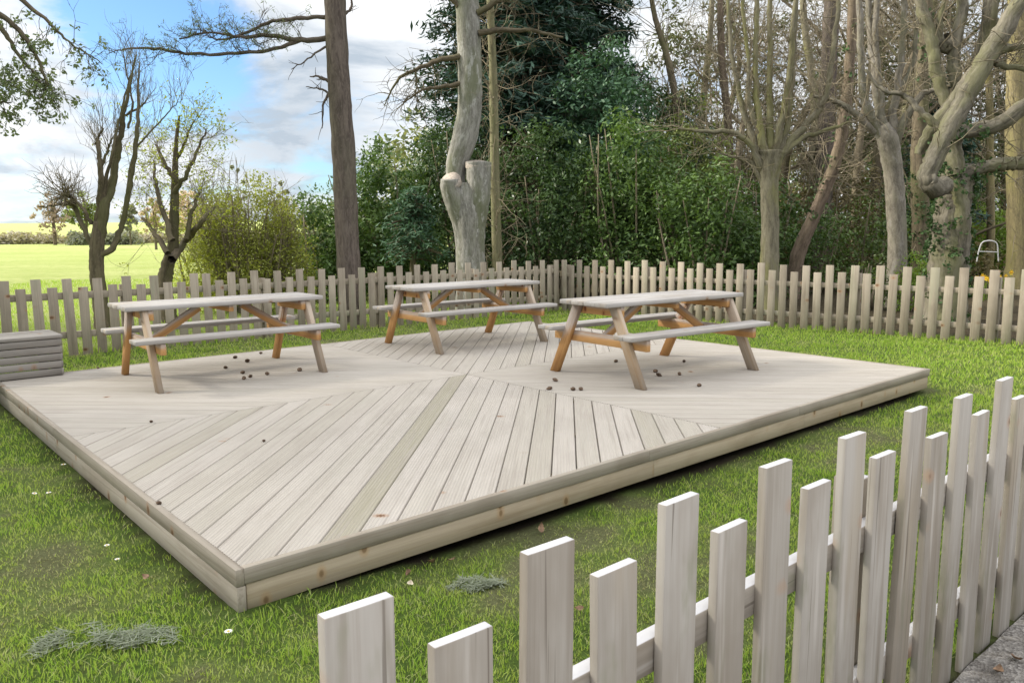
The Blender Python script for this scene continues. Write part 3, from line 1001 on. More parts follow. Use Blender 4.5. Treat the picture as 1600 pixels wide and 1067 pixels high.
# --- laurels and other dense shrubs behind the fences
def shrub(name, label, px, Y, wpx, top, mat, n, leaf, seed_h=0.0, cat='shrub', per=46, group='evergreen shrubs behind the fence', stems=7, deep=.8, cr=(.22, .42), low=.1, stemmat=None, tw=0):
    b = base(px, Y)
    H = P(px, top, Y)[2] - b[2]; W = wpx * Y / FPX / 2
    t = thing(name, b, label, cat, group)
    cen, rad, tin = [], [], []
    while len(cen) < n:
        p = rng.uniform(-1, 1, 3); p[2] = rng.random()
        hgt = low + (1 - low) * p[2]
        # uneven dome: width shrinks towards the top, lumps from noise
        wmax = math.sqrt(max(0, 1 - (max(0, hgt - .35) / .65) ** 2.2)) * (.78 + .34 * float(vnoise(px * .11 + p[0] * 3, hgt * 5 + p[1] * 3, 1.0, 51)))
        rr = math.hypot(p[0], p[1])
        if rr > wmax or rr < wmax * .35 and rng.random() < .7: continue
        z = hgt * H * (.90 + .16 * float(vnoise(p[0] * 3 + px, p[1] * 3, 1, 52)))
        r_ = rng.uniform(*cr)
        cen.append(b + np.array([p[0] * W, p[1] * W * deep, z - r_ * .5])); rad.append(r_)
        tin.append(np.clip(rng.random() * .7 + .3 * float(vnoise(p[0] * 4 + px, z * 1.5, 1, 53)), 0, 1))
    mb = MB(); clump_leaves(mb, np.array(cen), np.array(rad), per, leaf, .42, .85, np.array(tin), .55, .6)
    mb.build('foliage', mat, t)
    mb = MB()
    for k in range(stems):
        a = rng.random() * 2 * PI; q = b + np.array([math.cos(a), math.sin(a), 0]) * W * .25
        e = b + np.array([math.cos(a) * W * .75, math.sin(a) * W * .6, H * rng.uniform(.5, .85)])
        s_ = limb(mb, [[*q, .035], [*(q * .6 + e * .4 + rng.normal(0, .1, 3)), .025], [*e, .01]], 5, 5)
        if tw: twigs(mb, s_, tw, .75, .007, 2, .6, .35, .9, 3, 0, None, None, 3, 4)
    mb.build('stem', stemmat or B_TWIG, t)
    return t


shrub('laurel_shrub', 'green laurel shrub between the brown pine trunk and the yellowish bush', 505, 17.2, 120, 268, L_LAUREL, 150, .105)
shrub('laurel_shrub', 'tall laurel shrub just right of the brown pine trunk, pale new leaves on top', 615, 17.8, 170, 205, L_LAUREL, 260, .105)
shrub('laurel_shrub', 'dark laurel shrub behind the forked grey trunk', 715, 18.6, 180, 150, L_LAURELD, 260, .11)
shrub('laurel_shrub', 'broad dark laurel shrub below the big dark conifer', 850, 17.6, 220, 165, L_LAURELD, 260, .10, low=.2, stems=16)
shrub('laurel_shrub', 'glossy green laurel shrub right of the dark conifer', 985, 17.0, 190, 150, L_LAUREL, 290, .10, low=.18, stems=16)
shrub('laurel_shrub', 'large rounded laurel shrub left of the mossy pollarded trunk', 1095, 16.0, 190, 232, L_LAUREL, 200, .10, low=.16, stems=16)
shrub('laurel_shrub', 'low laurel shrub at the foot of the mossy pollarded trunk', 1165, 15.6, 90, 330, L_LAUREL, 110, .10)
shrub('young_shrub', 'yellow-green young shrub showing between pine trunk and laurels', 560, 18.6, 110, 235, L_LAURELY, 130, .095)
shrub('young_shrub', 'light green shrub rising behind the laurels beside the teal conifer', 1075, 17.8, 150, 130, L_CYP, 130, .09, per=40, low=.3, stems=14)
shrub('holly_shrub', 'dark low shrub in the wood right of the mossy pollarded trunk', 1268, 18.5, 120, 300, L_LAUREL, 120, .09, per=30, low=.15)
shrub('holly_shrub', 'dark shrub between the leaning trunk and the pale trunk', 1345, 19.0, 120, 290, L_LAURELY, 110, .09, per=26, low=.2)
shrub('holly_shrub', 'dark shrub filling the gap right of the pale trunk', 1430, 20.0, 110, 250, L_LAUREL, 130, .09, per=30, low=.2)
shrub('golden_shrub', 'low yellow-green shrub at the foot of the pale trunk', 1432, 14.2, 62, 384, L_SUNNY, 46, .06, cr=(.10, .18), per=40)
shrub('golden_shrub', 'small green shrub left of the pale trunk behind pickets', 1362, 14.5, 60, 392, L_LAURELY, 40, .06, cr=(.10, .18), per=34)
shrub('sunny_shrub', 'bright green sunlit shrub beyond the oak, above the white hoop', 1545, 24, 110, 305, L_SUNNY, 170, .10, cr=(.25, .5))
shrub('sunny_shrub', 'bright green shrub at the right behind the thick yellow-lit trunk', 1625, 22, 110, 330, L_SUNNY, 130, .10, cr=(.25, .5))
shrub('spring_bush', 'rounded yellow-green spring bush between the leaning bare tree and the pine trunk', 385, 15.0, 190, 262, L_BUSH, 380, .058, cat='bush', per=70, group=None, tw=9, stems=40, cr=(.18, .34), low=.12)
shrub('spring_bush', 'small fresh green bush behind the foot of the leaning bare tree', 318, 17.0, 110, 325, L_SPRING, 80, .05, cat='bush', per=40, group=None, tw=5, stems=14, cr=(.16, .3), low=.1)
shrub('spring_bush', 'olive green bush tucked against the left laurels', 452, 15.8, 70, 300, L_BUSH, 90, .045, cat='bush', per=50, group=None, stems=10, cr=(.16, .3), low=.1)


# --- conifers
def conifer(name, label, px, Y, wpx, top, bot, mat, bark_, needle=.2, whorls=26, nb=9, group=None, r=.2, nper=30, droop=.25, ragged=.35, skirt=0):
    b = base(px, Y)
    zt = P(px, top, Y)[2]; zb = P(px, bot, Y)[2]; W = wpx * Y / FPX / 2
    t = thing(name, b, label, 'tree', group)
    mb = MB(); limb(mb, [[b[0], b[1], b[2] - .1, r * 1.3], [b[0], b[1], (zt + b[2]) * .4, r], [b[0] + .1, b[1], zt, .03]], 9, 8)
    mbl = MB(); cen, nr, sz, ti = [], [], [], []
    for k in range(whorls):
        f = (k + .5) / whorls
        z = zb + (zt - zb) * f
        R = W * (1 - f ** 1.3) * 1.0 + .25
        for j in range(nb):
            a = rng.random() * 2 * PI; ll = R * (1 - ragged * rng.random())
            d = np.array([math.cos(a), math.sin(a), .12])
            p0 = np.array([b[0], b[1], z + rng.normal(0, .1)])
            pts = [p0 + d * ll * s_ - np.array([0, 0, droop * ll * s_ * s_]) for s_ in np.linspace(0, 1, 5)]
            tube(mb, pts, np.linspace(.03, .008, 5), 4, rng.random(), False)
            tb = rng.random()
            for s_ in np.linspace(.25, 1.0, max(3, int(ll * 4))):
                c = p0 + d * ll * s_ - np.array([0, 0, droop * ll * s_ * s_])
                m_ = nper
                cen.append(c + rng.normal(0, 1, (m_, 3)) * np.array([.16, .16, .09]) * (1.15 - .4 * s_) * (ll ** .4))
                nr.append(np.tile([0, 0, 1.0], (m_, 1)) + d * .25); ti.append(np.clip(tb * .6 + rng.random(m_) * .4, 0, 1))
    if skirt:
        tp = np.array([[b[0], b[1], z] for z in np.linspace(b[2] + 1.2, zb + .6, 12)])
        twd = MB(); twigs(twd, tp, skirt, W * 1.05, .016, 2, -.1, 0, 1.3, 4, .25, None, None, 7, 6); twd.build('dead_branch', B_RED, t)
    mb.build('trunk', bark_, t)
    cen = np.concatenate(cen); nr = np.concatenate(nr); ti = np.concatenate(ti)
    leaves(mbl, cen, nr, needle, .22, ti, .55)
    mbl.build('crown', mat, t)
    return t


conifer('dark_conifer', 'tall dark conifer with drooping blue-black boughs behind the forked grey trunk', 800, 21, 330, -330, 225, L_CON, B_DARK, .24, 32, 11, None, .24, 30, .22, .45, 150)
conifer('dark_conifer', 'dark conifer crown leaning over the right side of the laurels', 905, 23, 230, -200, 215, L_CON, B_DARK, .26, 26, 10, None, .2, 26, .3, .4, 110)
shrub('evergreen_tree', 'blue-green evergreen tree rising tall above the laurels right of the dark conifer', 945, 18.8, 210, 55, L_TEAL, 330, .12, cat='tree', per=50, group=None, stems=5, low=.25)
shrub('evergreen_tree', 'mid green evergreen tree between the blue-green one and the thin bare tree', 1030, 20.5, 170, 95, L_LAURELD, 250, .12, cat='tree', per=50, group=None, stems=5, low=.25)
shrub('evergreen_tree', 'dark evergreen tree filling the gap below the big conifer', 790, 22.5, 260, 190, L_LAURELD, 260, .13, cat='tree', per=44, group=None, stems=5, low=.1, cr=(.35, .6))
conifer('teal_conifer', 'small blue-green conifer left of the forked grey trunk', 645, 16.4, 80, 300, 400, L_TEAL, B_DARK, .13, 9, 8, None, .06, 20, .3)
conifer('teal_conifer', 'dark blue-green conifer in the wood behind the ivy clad oak', 1455, 22, 120, 120, 330, L_CON, B_DARK, .2, 18, 9, None, .12, 18, .3)


# --- pine with the long dead side branches
def pine_tree():
    t = thing('pine_tree', base(545, 13), 'tall straight brown pine trunk with bare dead side branches, behind the fence', 'tree')
    mb = MB()
    tr = limb(mb, rooted(546, 13, [(544, 400, 18), (537, 240, 17.5), (530, 140, 17), (524, 20, 16), (519, -120, 15), (512, -330, 13), (505, -700, 9)]), 14, 8, .10, .4)
    mb.build('trunk', B_PINE, t)
    mb = MB()
    B = [[(515, 26, 3.6), (470, 28, 3), (425, 33, 2.6), (385, 50, 2.0), (345, 62, 1.4), (325, 56, .8)],
         [(515, 58, 4.4), (470, 62, 4), (420, 55, 3.2), (375, 57, 2.4), (330, 50, 1.6), (280, 60, 1.2)],
         [(470, 62, 3.2), (420, 78, 2.8), (370, 82, 2.6), (300, 84, 2.4), (250, 76, 2.2), (200, 76, 1.4), (178, 80, .7)],
         [(516, 128, 3.0), (500, 120, 2), (484, 119, .8)], [(516, 140, 2.6), (505, 165, 1.6), (503, 200, .8)],
         [(520, 150, 2.2), (500, 138, 1.4), (478, 135, .6)], [(538, 22, 2.6, .2), (549, 10, 1.8, .3), (546, -10, 1.2, .3)],
         [(514, 70, 1.8), (480, 92, 1.2), (455, 108, .5)], [(510, -30, 4), (430, -45, 3), (360, -60, 2)], [(530, -60, 4), (600, -90, 3), (680, -95, 2)]]
    crown = MB(); tips = []
    for bi, pts in enumerate(B):
        s_ = limb(mb, PL_(pts, 13), 6, 5, .2, .5, False, .012)
        big = bi in (0, 1, 2)
        twigs(mb, s_, 30 if big else 6, .42 if big else .2, .0065, 2 if big else 1, .25, .15, 1.0, 4, .1, None, tips if bi in (0, 1, 2) else None, 4)
    mb.build('dead_branch', B_PINE, t)
    # scattered needle tufts, denser near the middle of the long branches, and the live crown above the frame
    cl = PL_([(300, 48, 1), (290, 56, 1), (278, 62, 1), (250, 72, 1), (230, 74, 1), (310, 66, 1), (400, 56, 1), (430, 50, 1), (445, 62, 1), (350, 60, 1), (270, 74, 1), (285, 44, 1)], 13)[:, :3]
    clump_leaves(crown, cl + rng.normal(0, .04, cl.shape), .13, 60, .07, .12, .7, None, .3, .9)
    if tips:
        tp = np.array(tips); tp = tp[rng.random(len(tp)) < .35]
        clump_leaves(crown, tp, .05, 7, .06, .14, .8, None, .3, .9)
    top = tr[-26:]
    for _ in range(60):
        i = rng.integers(0, len(top)); a = rng.random() * 2 * PI; l_ = rng.uniform(.8, 3.0)
        c = top[i, :3] + np.array([math.cos(a) * l_, math.sin(a) * l_, rng.uniform(-.2, .8)])
        if c[2] > 6.2: clump_leaves(crown, c[None], rng.uniform(.4, .8), 70, .22, .15, .6, None, .4, .8)
    crown.build('crown', L_HANG, t)


pine_tree()


# --- the forked grey trunk with two sawn-off stubs
def grey_tree():
    Y = 15
    t = thing('forked_grey_tree', base(735, Y), 'pale grey tree with two sawn-off limbs and a bent main stem, behind the fence', 'tree')
    mb = MB()
    limb(mb, rooted(736, Y, [(735, 405, 23), (734, 370, 23), (733, 335, 27), (731, 305, 24), (728, 285, 17)]), 18, 8, .045, .3)
    limb(mb, PL_([(728, 390, 15, -.02), (722, 350, 15, -.06), (712, 318, 16, -.12), (704, 294, 15.5, -.16), (703, 279, 14.5, -.19)], Y), 14, 8, .045, .3)
    limb(mb, PL_([(740, 395, 17, -.02), (742, 350, 17, -.06), (747, 310, 18, -.10), (748, 275, 19, -.12), (748, 253, 19.3, -.12)], Y), 16, 8, .045, .3)
    limb(mb, PL_([(727, 340, 17, .05), (714, 295, 14, .08), (713, 258, 16, .10), (726, 215, 19, .10), (734, 165, 18.5, .1), (734, 100, 18, .1), (731, 30, 17.5, .1), (729, -60, 17, .1), (735, -250, 14, .2), (730, -500, 9, .3)], Y), 16, 8, .045, .3)
    mb.build('trunk', B_GREY, t, smooth=True)

    def cap(px, py, r, dy, tilt):
        c = PL_([(px, py, r, dy)], Y)[0]
        n_ = unit(np.array(tilt)); a = unit(np.cross(n_, [0, 1, .3])); b = np.cross(n_, a)
        mbc = MB(); th = np.arange(20) * 2 * PI / 20
        rr = c[3] * (1 + .06 * rng.random(20))
        ring = c[:3] + np.outer(np.cos(th) * rr, a) + np.outer(np.sin(th) * rr, b)
        low = ring - n_ * .09
        v = np.concatenate([low, ring, [c[:3] + n_ * .012]])
        q = [[i, (i + 1) % 20, 20 + (i + 1) % 20, 20 + i] for i in range(20)]
        mbc.add(v, q, [[20 + i, 20 + (i + 1) % 20, 40] for i in range(20)], .5)
        mbc.build('sawn_end', B_CUT, t)
    cap(704, 281, 15.5, -.20, (-.25, -.75, .60))
    cap(748, 254, 19.3, -.12, (.10, -.30, .95))
    mb = MB()
    for pts in ([(722, 88, 5), (690, 92, 4), (655, 106, 3), (630, 118, 2.4), (612, 140, 1.6), (600, 165, .8)],
                [(650, 107, 2), (651, 130, 1.6), (649, 150, .8)],
                [(724, 130, 4), (690, 135, 3), (660, 140, 2), (630, 160, 1)],
                [(748, 52, 5), (790, 46, 4), (830, 48, 3), (880, 58, 1.6)], [(745, 20, 5), (790, -5, 4), (840, -30, 3)], [(716, 10, 4), (690, -15, 3), (640, -40, 2)]):
        s_ = limb(mb, PL_(pts, Y), 6, 5, .15, .6, False, .015)
        twigs(mb, s_, 12, .5, .008, 2, .05, .2, .9, 4, .5)
    mb.build('dead_branch', B_DARK, t)


grey_tree()


def pole_tree():
    Y = 16
    t = thing('slender_tree', base(777, Y), 'slim straight yellowish trunk close to the forked grey tree', 'tree')
    mb = MB(); s_ = limb(mb, rooted(778, Y, [(777, 400, 8), (774, 300, 7.5), (772, 190, 7), (770, 100, 6), (766, 0, 5.5), (762, -200, 4)]), 9, 8, .1, .3)
    mb.build('trunk', B_POLE, t)
    mb = MB(); twigs(mb, s_[:-9], 75, 1.0, .009, 2, .1, .3, 1.2, 4, .1, None, None, 4); mb.build('twigs', B_TWIG, t)


pole_tree()


# --- pollarded tree by the field
def pollard_field():
    Y = 12.5
    t = thing('pollarded_tree', base(152, Y), 'bare pollarded tree with upright limbs standing against the sunlit field', 'tree')
    mb = MB(); tw = MB()
    limb(mb, rooted(152, Y, [(152, 430, 10.8), (151, 400, 10.5), (153, 370, 10), (155, 345, 8)]), 12, 7, .1, .5)
    A = [[(152, 400, 11), (155, 350, 12), (158, 310, 9), (157, 270, 6.5), (154, 235, 5), (153, 215, 4)],
         [(156, 370, 12), (164, 325, 12), (174, 290, 10), (182, 245, 8), (189, 205, 7), (194, 170, 5), (203, 130, 3), (213, 85, 1.6)],
         [(157, 398, 8), (176, 386, 7.5), (190, 350, 6.5), (201, 300, 6), (211, 235, 5.5), (215, 190, 4.5), (216, 140, 3), (217, 95, 1.4)],
         [(150, 395, 7), (138, 372, 6), (122, 335, 5.5), (112, 312, 5), (106, 302, 4)],
         [(143, 350, 5), (133, 330, 4), (118, 312, 3)],
         [(160, 330, 5), (166, 280, 4.5), (176, 240, 3.5), (185, 190, 2.6), (201, 130, 2), (210, 90, 1)],
         [(153, 225, 3), (150, 222, 3), (161, 200, 2.4)], [(158, 260, 4), (168, 235, 3), (176, 215, 2)],
         [(199, 300, 4), (206, 250, 3), (222, 220, 2.4), (250, 190, 1.8), (272, 165, 1.2), (285, 155, .6)],
         [(200, 200, 3), (207, 160, 2.4), (197, 110, 1.6), (192, 80, 1)], [(196, 180, 3), (220, 165, 2), (228, 160, 1)]]
    for pts in A:
        s_ = limb(mb, PL_([(p[0], p[1], p[2] * .64, .12 * math.sin(i + pts[0][0]) * min(i, 2) / 2) for i, p in enumerate(pts)], Y), 8, 6, .22, .5, True, .012)
        twigs(tw, s_, 12, .55, .005, 2, .9, .35, .7, 4, 0, None, None, 4)
    h = limb(mb, PL_([(112, 315, 5), (95, 318, 2.5), (80, 322, 1.6), (60, 322, .8)], Y), 6, 5, .2, .5, False, .02)
    hub = PL_([(108, 305, 1)], Y)
    tw_p = np.concatenate([hub, hub + np.array([[-.05, 0, .02, 0]]), hub + np.array([[-.1, 0, .03, 0]])])
    twigs(tw, tw_p, 46, .42, .008, 2, .1, 0, 1.2, 4, .1, None, None, 4)
    mb.build('trunk', B_DARK, t); tw.build('twigs', B_TWIG, t)


pollard_field()


def bare_leaning():
    Y = 13.5
    t = thing('leaning_bare_tree', base(258, Y), 'dark leaning tree with fine twigs and first yellow-green leaves beside the spring bush', 'tree')
    mb = MB(); tw = MB(); tips = []
    limb(mb, rooted(257, Y, [(258, 440, 11), (262, 415, 10), (270, 385, 8), (272, 340, 7), (273, 300, 6), (274, 255, 4.5), (276, 215, 3), (280, 180, 1.5)]), 9, 7, .25, .6)
    for pts in ([(268, 405, 7), (290, 375, 5.5), (315, 345, 4), (335, 322, 2)], [(270, 375, 5), (255, 330, 4), (245, 290, 3), (240, 250, 1.5)],
                [(273, 300, 4), (295, 265, 3), (310, 230, 2), (322, 200, 1)], [(273, 280, 4), (255, 250, 3), (243, 225, 1.5)], [(274, 250, 3), (290, 220, 2), (302, 190, 1)],
                [(292, 372, 4), (300, 330, 3), (312, 300, 2)], [(262, 395, 5), (240, 360, 3.4), (222, 340, 2)]):
        s_ = limb(mb, PL_([(*p[:3], rng.uniform(-.5, .5)) for p in pts], Y), 6, 6, .2, .6, False, .02)
        twigs(tw, s_, 18, .75, .005, 2, .3, .2, 1.0, 4, 0, None, tips, 5)
    mb.build('trunk', B_DARK, t); tw.build('twigs', B_TWIG, t)
    tp = np.array(tips); tp = tp[rng.random(len(tp)) < .30]
    lf = MB(); clump_leaves(lf, tp, .10, 8, .045, .5, .8, None, .4, .8); lf.build('leaves', L_SPRING, t)


bare_leaning()


# --- right-hand woodland trees
def pollard_wood():
    Y = 14.5
    t = thing('pollarded_tree', base(1203, Y), 'mossy pollarded trunk with a fan of straight upright shoots, behind the right fence', 'tree')
    mb = MB(); tw = MB()
    limb(mb, rooted(1203, Y, [(1203, 390, 14), (1203, 330, 13.5), (1202, 280, 14), (1204, 250, 18), (1205, 235, 20)]), 14, 7, .1, .3)
    A = [[(1200, 260, 10), (1190, 215, 8), (1182, 150, 6), (1181, 80, 5), (1182, 0, 4.5), (1184, -120, 3)],
         [(1204, 255, 9), (1203, 190, 7), (1203, 110, 5.5), (1203, 40, 5), (1205, -100, 3.5)],
         [(1207, 255, 10), (1219, 200, 7), (1229, 150, 6), (1236, 90, 5.5), (1242, 0, 5), (1248, -120, 3)],
         [(1210, 255, 8), (1228, 205, 6), (1238, 130, 5), (1241, 60, 4.5), (1246, -60, 3)],
         [(1196, 262, 9), (1180, 225, 7), (1164, 180, 6), (1152, 130, 5), (1142, 70, 4), (1136, -20, 3)],
         [(1194, 268, 8), (1172, 225, 6), (1140, 205, 5), (1100, 205, 3.5), (1060, 200, 2)],
         [(1212, 255, 10), (1240, 215, 8), (1268, 185, 7), (1290, 150, 6), (1300, 90, 5), (1310, 0, 4)],
         [(1198, 300, 6), (1180, 260, 5), (1165, 250, 4), (1130, 240, 2)],
         [(1215, 245, 6), (1255, 215, 5), (1300, 200, 3.5), (1330, 190, 2)],
         [(1190, 215, 5), (1170, 160, 4), (1168, 90, 3.5), (1160, 0, 3)]]
    for i, pts in enumerate(A):
        s_ = limb(mb, PL_([(p[0], p[1], p[2] * .8, .35 * math.sin(i * 2.1) * k / 4) for k, p in enumerate(pts)], Y), 8, 6, .15, .4, False, .015)
        twigs(tw, s_, 16, .95, .008, 2, .35, .25, 1.0, 4, .1, None, None, 4)
    mb.build('trunk', B_MOSSLIT, t); tw.build('twigs', B_TWIG, t)


pollard_wood()


def pale_tree():
    Y = 15
    t = thing('pale_barked_tree', base(1402, Y), 'pale barked tree with straight mossy shoots, between leaning trunk and ivy clad oak', 'tree')
    mb = MB(); tw = MB()
    limb(mb, rooted(1403, Y, [(1402, 390, 14), (1400, 330, 14), (1397, 280, 14), (1392, 245, 15), (1386, 215, 15), (1378, 195, 10)]), 14, 7, .12, .3)
    A = [[(1385, 225, 9), (1365, 190, 7), (1350, 150, 6), (1345, 80, 5), (1343, 0, 4.5), (1340, -100, 3)],
         [(1386, 215, 9), (1372, 160, 6.5), (1365, 90, 6), (1358, 20, 5), (1350, -90, 3)],
         [(1392, 220, 8), (1398, 160, 6), (1408, 90, 5), (1414, 0, 4.5), (1420, -90, 3)],
         [(1396, 230, 8), (1412, 190, 6), (1438, 150, 5), (1462, 140, 3.5), (1490, 130, 2)],
         [(1380, 215, 7), (1340, 180, 5.5), (1310, 160, 4), (1270, 150, 2.4)],
         [(1378, 205, 6), (1376, 150, 5), (1368, 60, 4.6), (1372, -40, 3.6)],
         [(1400, 150, 4), (1425, 100, 3.6), (1432, 40, 3), (1445, -40, 2)]]
    for i, pts in enumerate(A):
        s_ = limb(mb, PL_([(*p[:3], .4 * math.sin(i * 1.7) * k / 4) for k, p in enumerate(pts)], Y), 8, 6, .15, .4, False, .015)
        twigs(tw, s_, 15, .9, .008, 2, .3, .25, 1.0, 4, .1, None, None, 4)
    mb.build('trunk', B_PALE, t); tw.build('twigs', B_TWIG, t)


pale_tree()


def oak():
    Y = 12.5
    t = thing('gnarled_oak', base(1482, Y), 'gnarled old tree with ivy on its trunk and heavy twisting limbs over the right fence', 'tree')
    mb = MB(); tw = MB(); iv = MB()
    tr = limb(mb, rooted(1480, Y, [(1482, 410, 28), (1483, 370, 26), (1488, 330, 24), (1494, 295, 24), (1494, 268, 22)]), 18, 8, .22, .3)
    limb(mb, PL_([(1500, 400, 14, -.15), (1502, 350, 13, -.2), (1500, 310, 12, -.18), (1488, 275, 10, -.1)], Y), 10, 7, .25, .3)
    A = [[(1478, 290, 14, -.3), (1458, 293, 15, -.55), (1450, 275, 14, -.6), (1462, 240, 14, -.6), (1485, 195, 14, -.55), (1515, 140, 14, -.5), (1545, 85, 14, -.45), (1580, 25, 13, -.4), (1620, -40, 11, -.4)],
         [(1492, 275, 15, -.1), (1490, 225, 13, 0), (1494, 180, 13, .1), (1520, 125, 12, .2), (1540, 70, 11, .3), (1550, 0, 10, .3), (1560, -90, 8, .4)],
         [(1498, 270, 13, -.1), (1530, 262, 10, -.15), (1565, 256, 10, -.2), (1600, 254, 10, -.25), (1660, 245, 9, -.3)],
         [(1470, 215, 9, -.5), (1505, 205, 11, -.3), (1545, 198, 11, -.3), (1580, 182, 12, -.35), (1620, 150, 11, -.4)],
         [(1494, 190, 10, .1), (1475, 150, 9, .2), (1462, 110, 9, .25), (1455, 60, 9, .3), (1440, 10, 8, .4), (1430, -70, 6, .4)],
         [(1500, 150, 10, .2), (1490, 100, 9, .3), (1496, 50, 8, .3), (1505, 0, 8, .4), (1508, -80, 6, .4)],
         [(1475, 60, 9, .3), (1485, 75, 10, .3), (1472, 70, 7, .3), (1468, 30, 5, .3), (1478, -10, 3, .3)],
         [(1545, 85, 8, -.45), (1575, 75, 6, -.5), (1610, 72, 4, -.5)], [(1540, 90, 7, -.45), (1570, 102, 5, -.5), (1615, 108, 3.6, -.6)],
         [(1470, 200, 7, -.4), (1440, 175, 5, -.3), (1415, 150, 4, -.2), (1380, 140, 3, -.1), (1352, 108, 2, 0)],
         [(1436, 240, 7, .2), (1462, 195, 11, .1), (1502, 145, 12, .05), (1538, 92, 11, 0), (1572, 35, 10, 0), (1610, -30, 8, 0)],
         [(1520, 130, 8, .2), (1535, 60, 7, .3), (1552, 10, 6, .4), (1572, -60, 5, .4)]]
    for i, pts in enumerate(A):
        s_ = limb(mb, PL_(pts, Y), 10, 7, .2, .35, True, .015)
        twigs(tw, s_, 9, .8, .009, 2, .25, .35, 1.0, 4, .1, None, None, 4)
    mb.build('trunk', B_OAK, t); tw.build('twigs', B_TWIG, t)
    for _ in range(190):
        i = rng.integers(2, len(tr)); c = tr[i]
        a = rng.random() * 2 * PI
        if rng.random() < .5 and abs(a - 1.55 * PI) < .6: continue
        clump_leaves(iv, (c[:3] + np.array([math.cos(a), math.sin(a), rng.normal(0, .3)]) * c[3] * 1.08)[None], rng.uniform(.07, .13), 16, .055, .8, 1, None, .2, .5)
    for pts in (A[3], A[2]):
        s_ = spline(PL_(pts, Y), 6)
        for k in range(26):
            c = s_[rng.integers(0, len(s_) // 2)]
            clump_leaves(iv, (c[:3] + rng.normal(0, .06, 3) + np.array([0, 0, -.03]))[None], rng.uniform(.07, .16), 18, .055, .8, 1, None, .2, .6)
    iv.build('ivy', L_IVY, t)


oak()


def trunk_tree(name, label, px, Y, pts, mat, n=10, tw_n=22, L_=1.2, ivy=0, rough=.15, group=None, r_t=.011, lv=2, t0=.4):
    t = thing(name, base(px, Y), label, 'tree', group)
    mb = MB(); s_ = limb(mb, rooted(px, Y, pts), n, 7, rough, rng.random() * .6)
    mb.build('trunk', mat, t)
    if tw_n:
        tw = MB(); twigs(tw, s_[:-6], int(tw_n * 1.2), L_, r_t, lv, .2, t0, 1.1, 4, .15, None, None, 5); tw.build('twigs', B_TWIG, t)
    if ivy:
        iv = MB()
        for _ in range(ivy):
            c = s_[rng.integers(1, len(s_))]
            a = rng.random() * 2 * PI
            clump_leaves(iv, (c[:3] + np.array([math.cos(a), math.sin(a), 0]) * c[3] * 1.05)[None], rng.uniform(.08, .2), 18, .07, .8, 1, None, .2, .6)
        iv.build('ivy', L_IVY, t)
    return t


trunk_tree('leaning_tree', 'brown trunk leaning to the right, its upper side lit, right of the mossy pollarded trunk', 1240, 17,
           [(1248, 395, 11), (1266, 350, 10), (1285, 305, 9.5), (1303, 260, 9), (1316, 205, 8.5), (1324, 140, 8), (1330, 60, 7), (1334, -60, 6)], B_RED, 10, 26, 1.3, 26)
trunk_tree('dark_pine', 'dark straight pine trunk rising high behind the leaning brown trunk', 1283, 21,
           [(1284, 380, 13), (1288, 280, 12.5), (1291, 190, 12), (1295, 100, 11.5), (1300, 0, 11), (1306, -150, 9)], B_PINE, 10, 34, 1.7, 10)
trunk_tree('tall_tree', 'thick straight trunk with a yellow-lit left side at the right edge of the wood', 1592, 18,
           [(1592, 390, 17), (1591, 320, 16), (1588, 220, 15), (1588, 100, 13), (1590, 0, 12), (1592, -150, 10)], B_LIT, 12, 30, 1.3, 0)
trunk_tree('ivy_covered_tree', 'ivy covered dark trunk standing between the pale tree and the gnarled oak', 1440, 17.5,
           [(1440, 390, 14), (1438, 320, 13), (1436, 240, 12), (1440, 160, 11), (1446, 60, 9), (1450, -80, 7)], B_DARK, 10, 16, 1.2, 70)
trunk_tree('thin_bare_tree', 'thin dark crooked trunk high above the laurels, left of the upright shoots', 1128, 22,
           [(1135, 330, 6), (1140, 240, 6), (1136, 170, 6), (1128, 100, 5.5), (1126, 40, 5), (1124, -60, 4)], B_RED, 8, 44, 1.9, 0, t0=.3)
trunk_tree('thin_bare_tree', 'thin bare tree whose branches reach left across the sky beside the dark conifer', 1050, 20,
           [(1062, 330, 6), (1065, 240, 6), (1055, 150, 5.5), (1040, 80, 5), (1022, 20, 4), (1010, -60, 3)], B_DARK, 8, 40, 1.8, 0, t0=.35)
trunk_tree('slim_tree', 'slim greenish trunk at the back of the wood, right of the oak', 1545, 22,
           [(1548, 380, 6), (1547, 280, 6), (1546, 150, 5), (1542, 40, 5), (1540, -80, 4)], B_LIT, 8, 30, 1.2, 0)


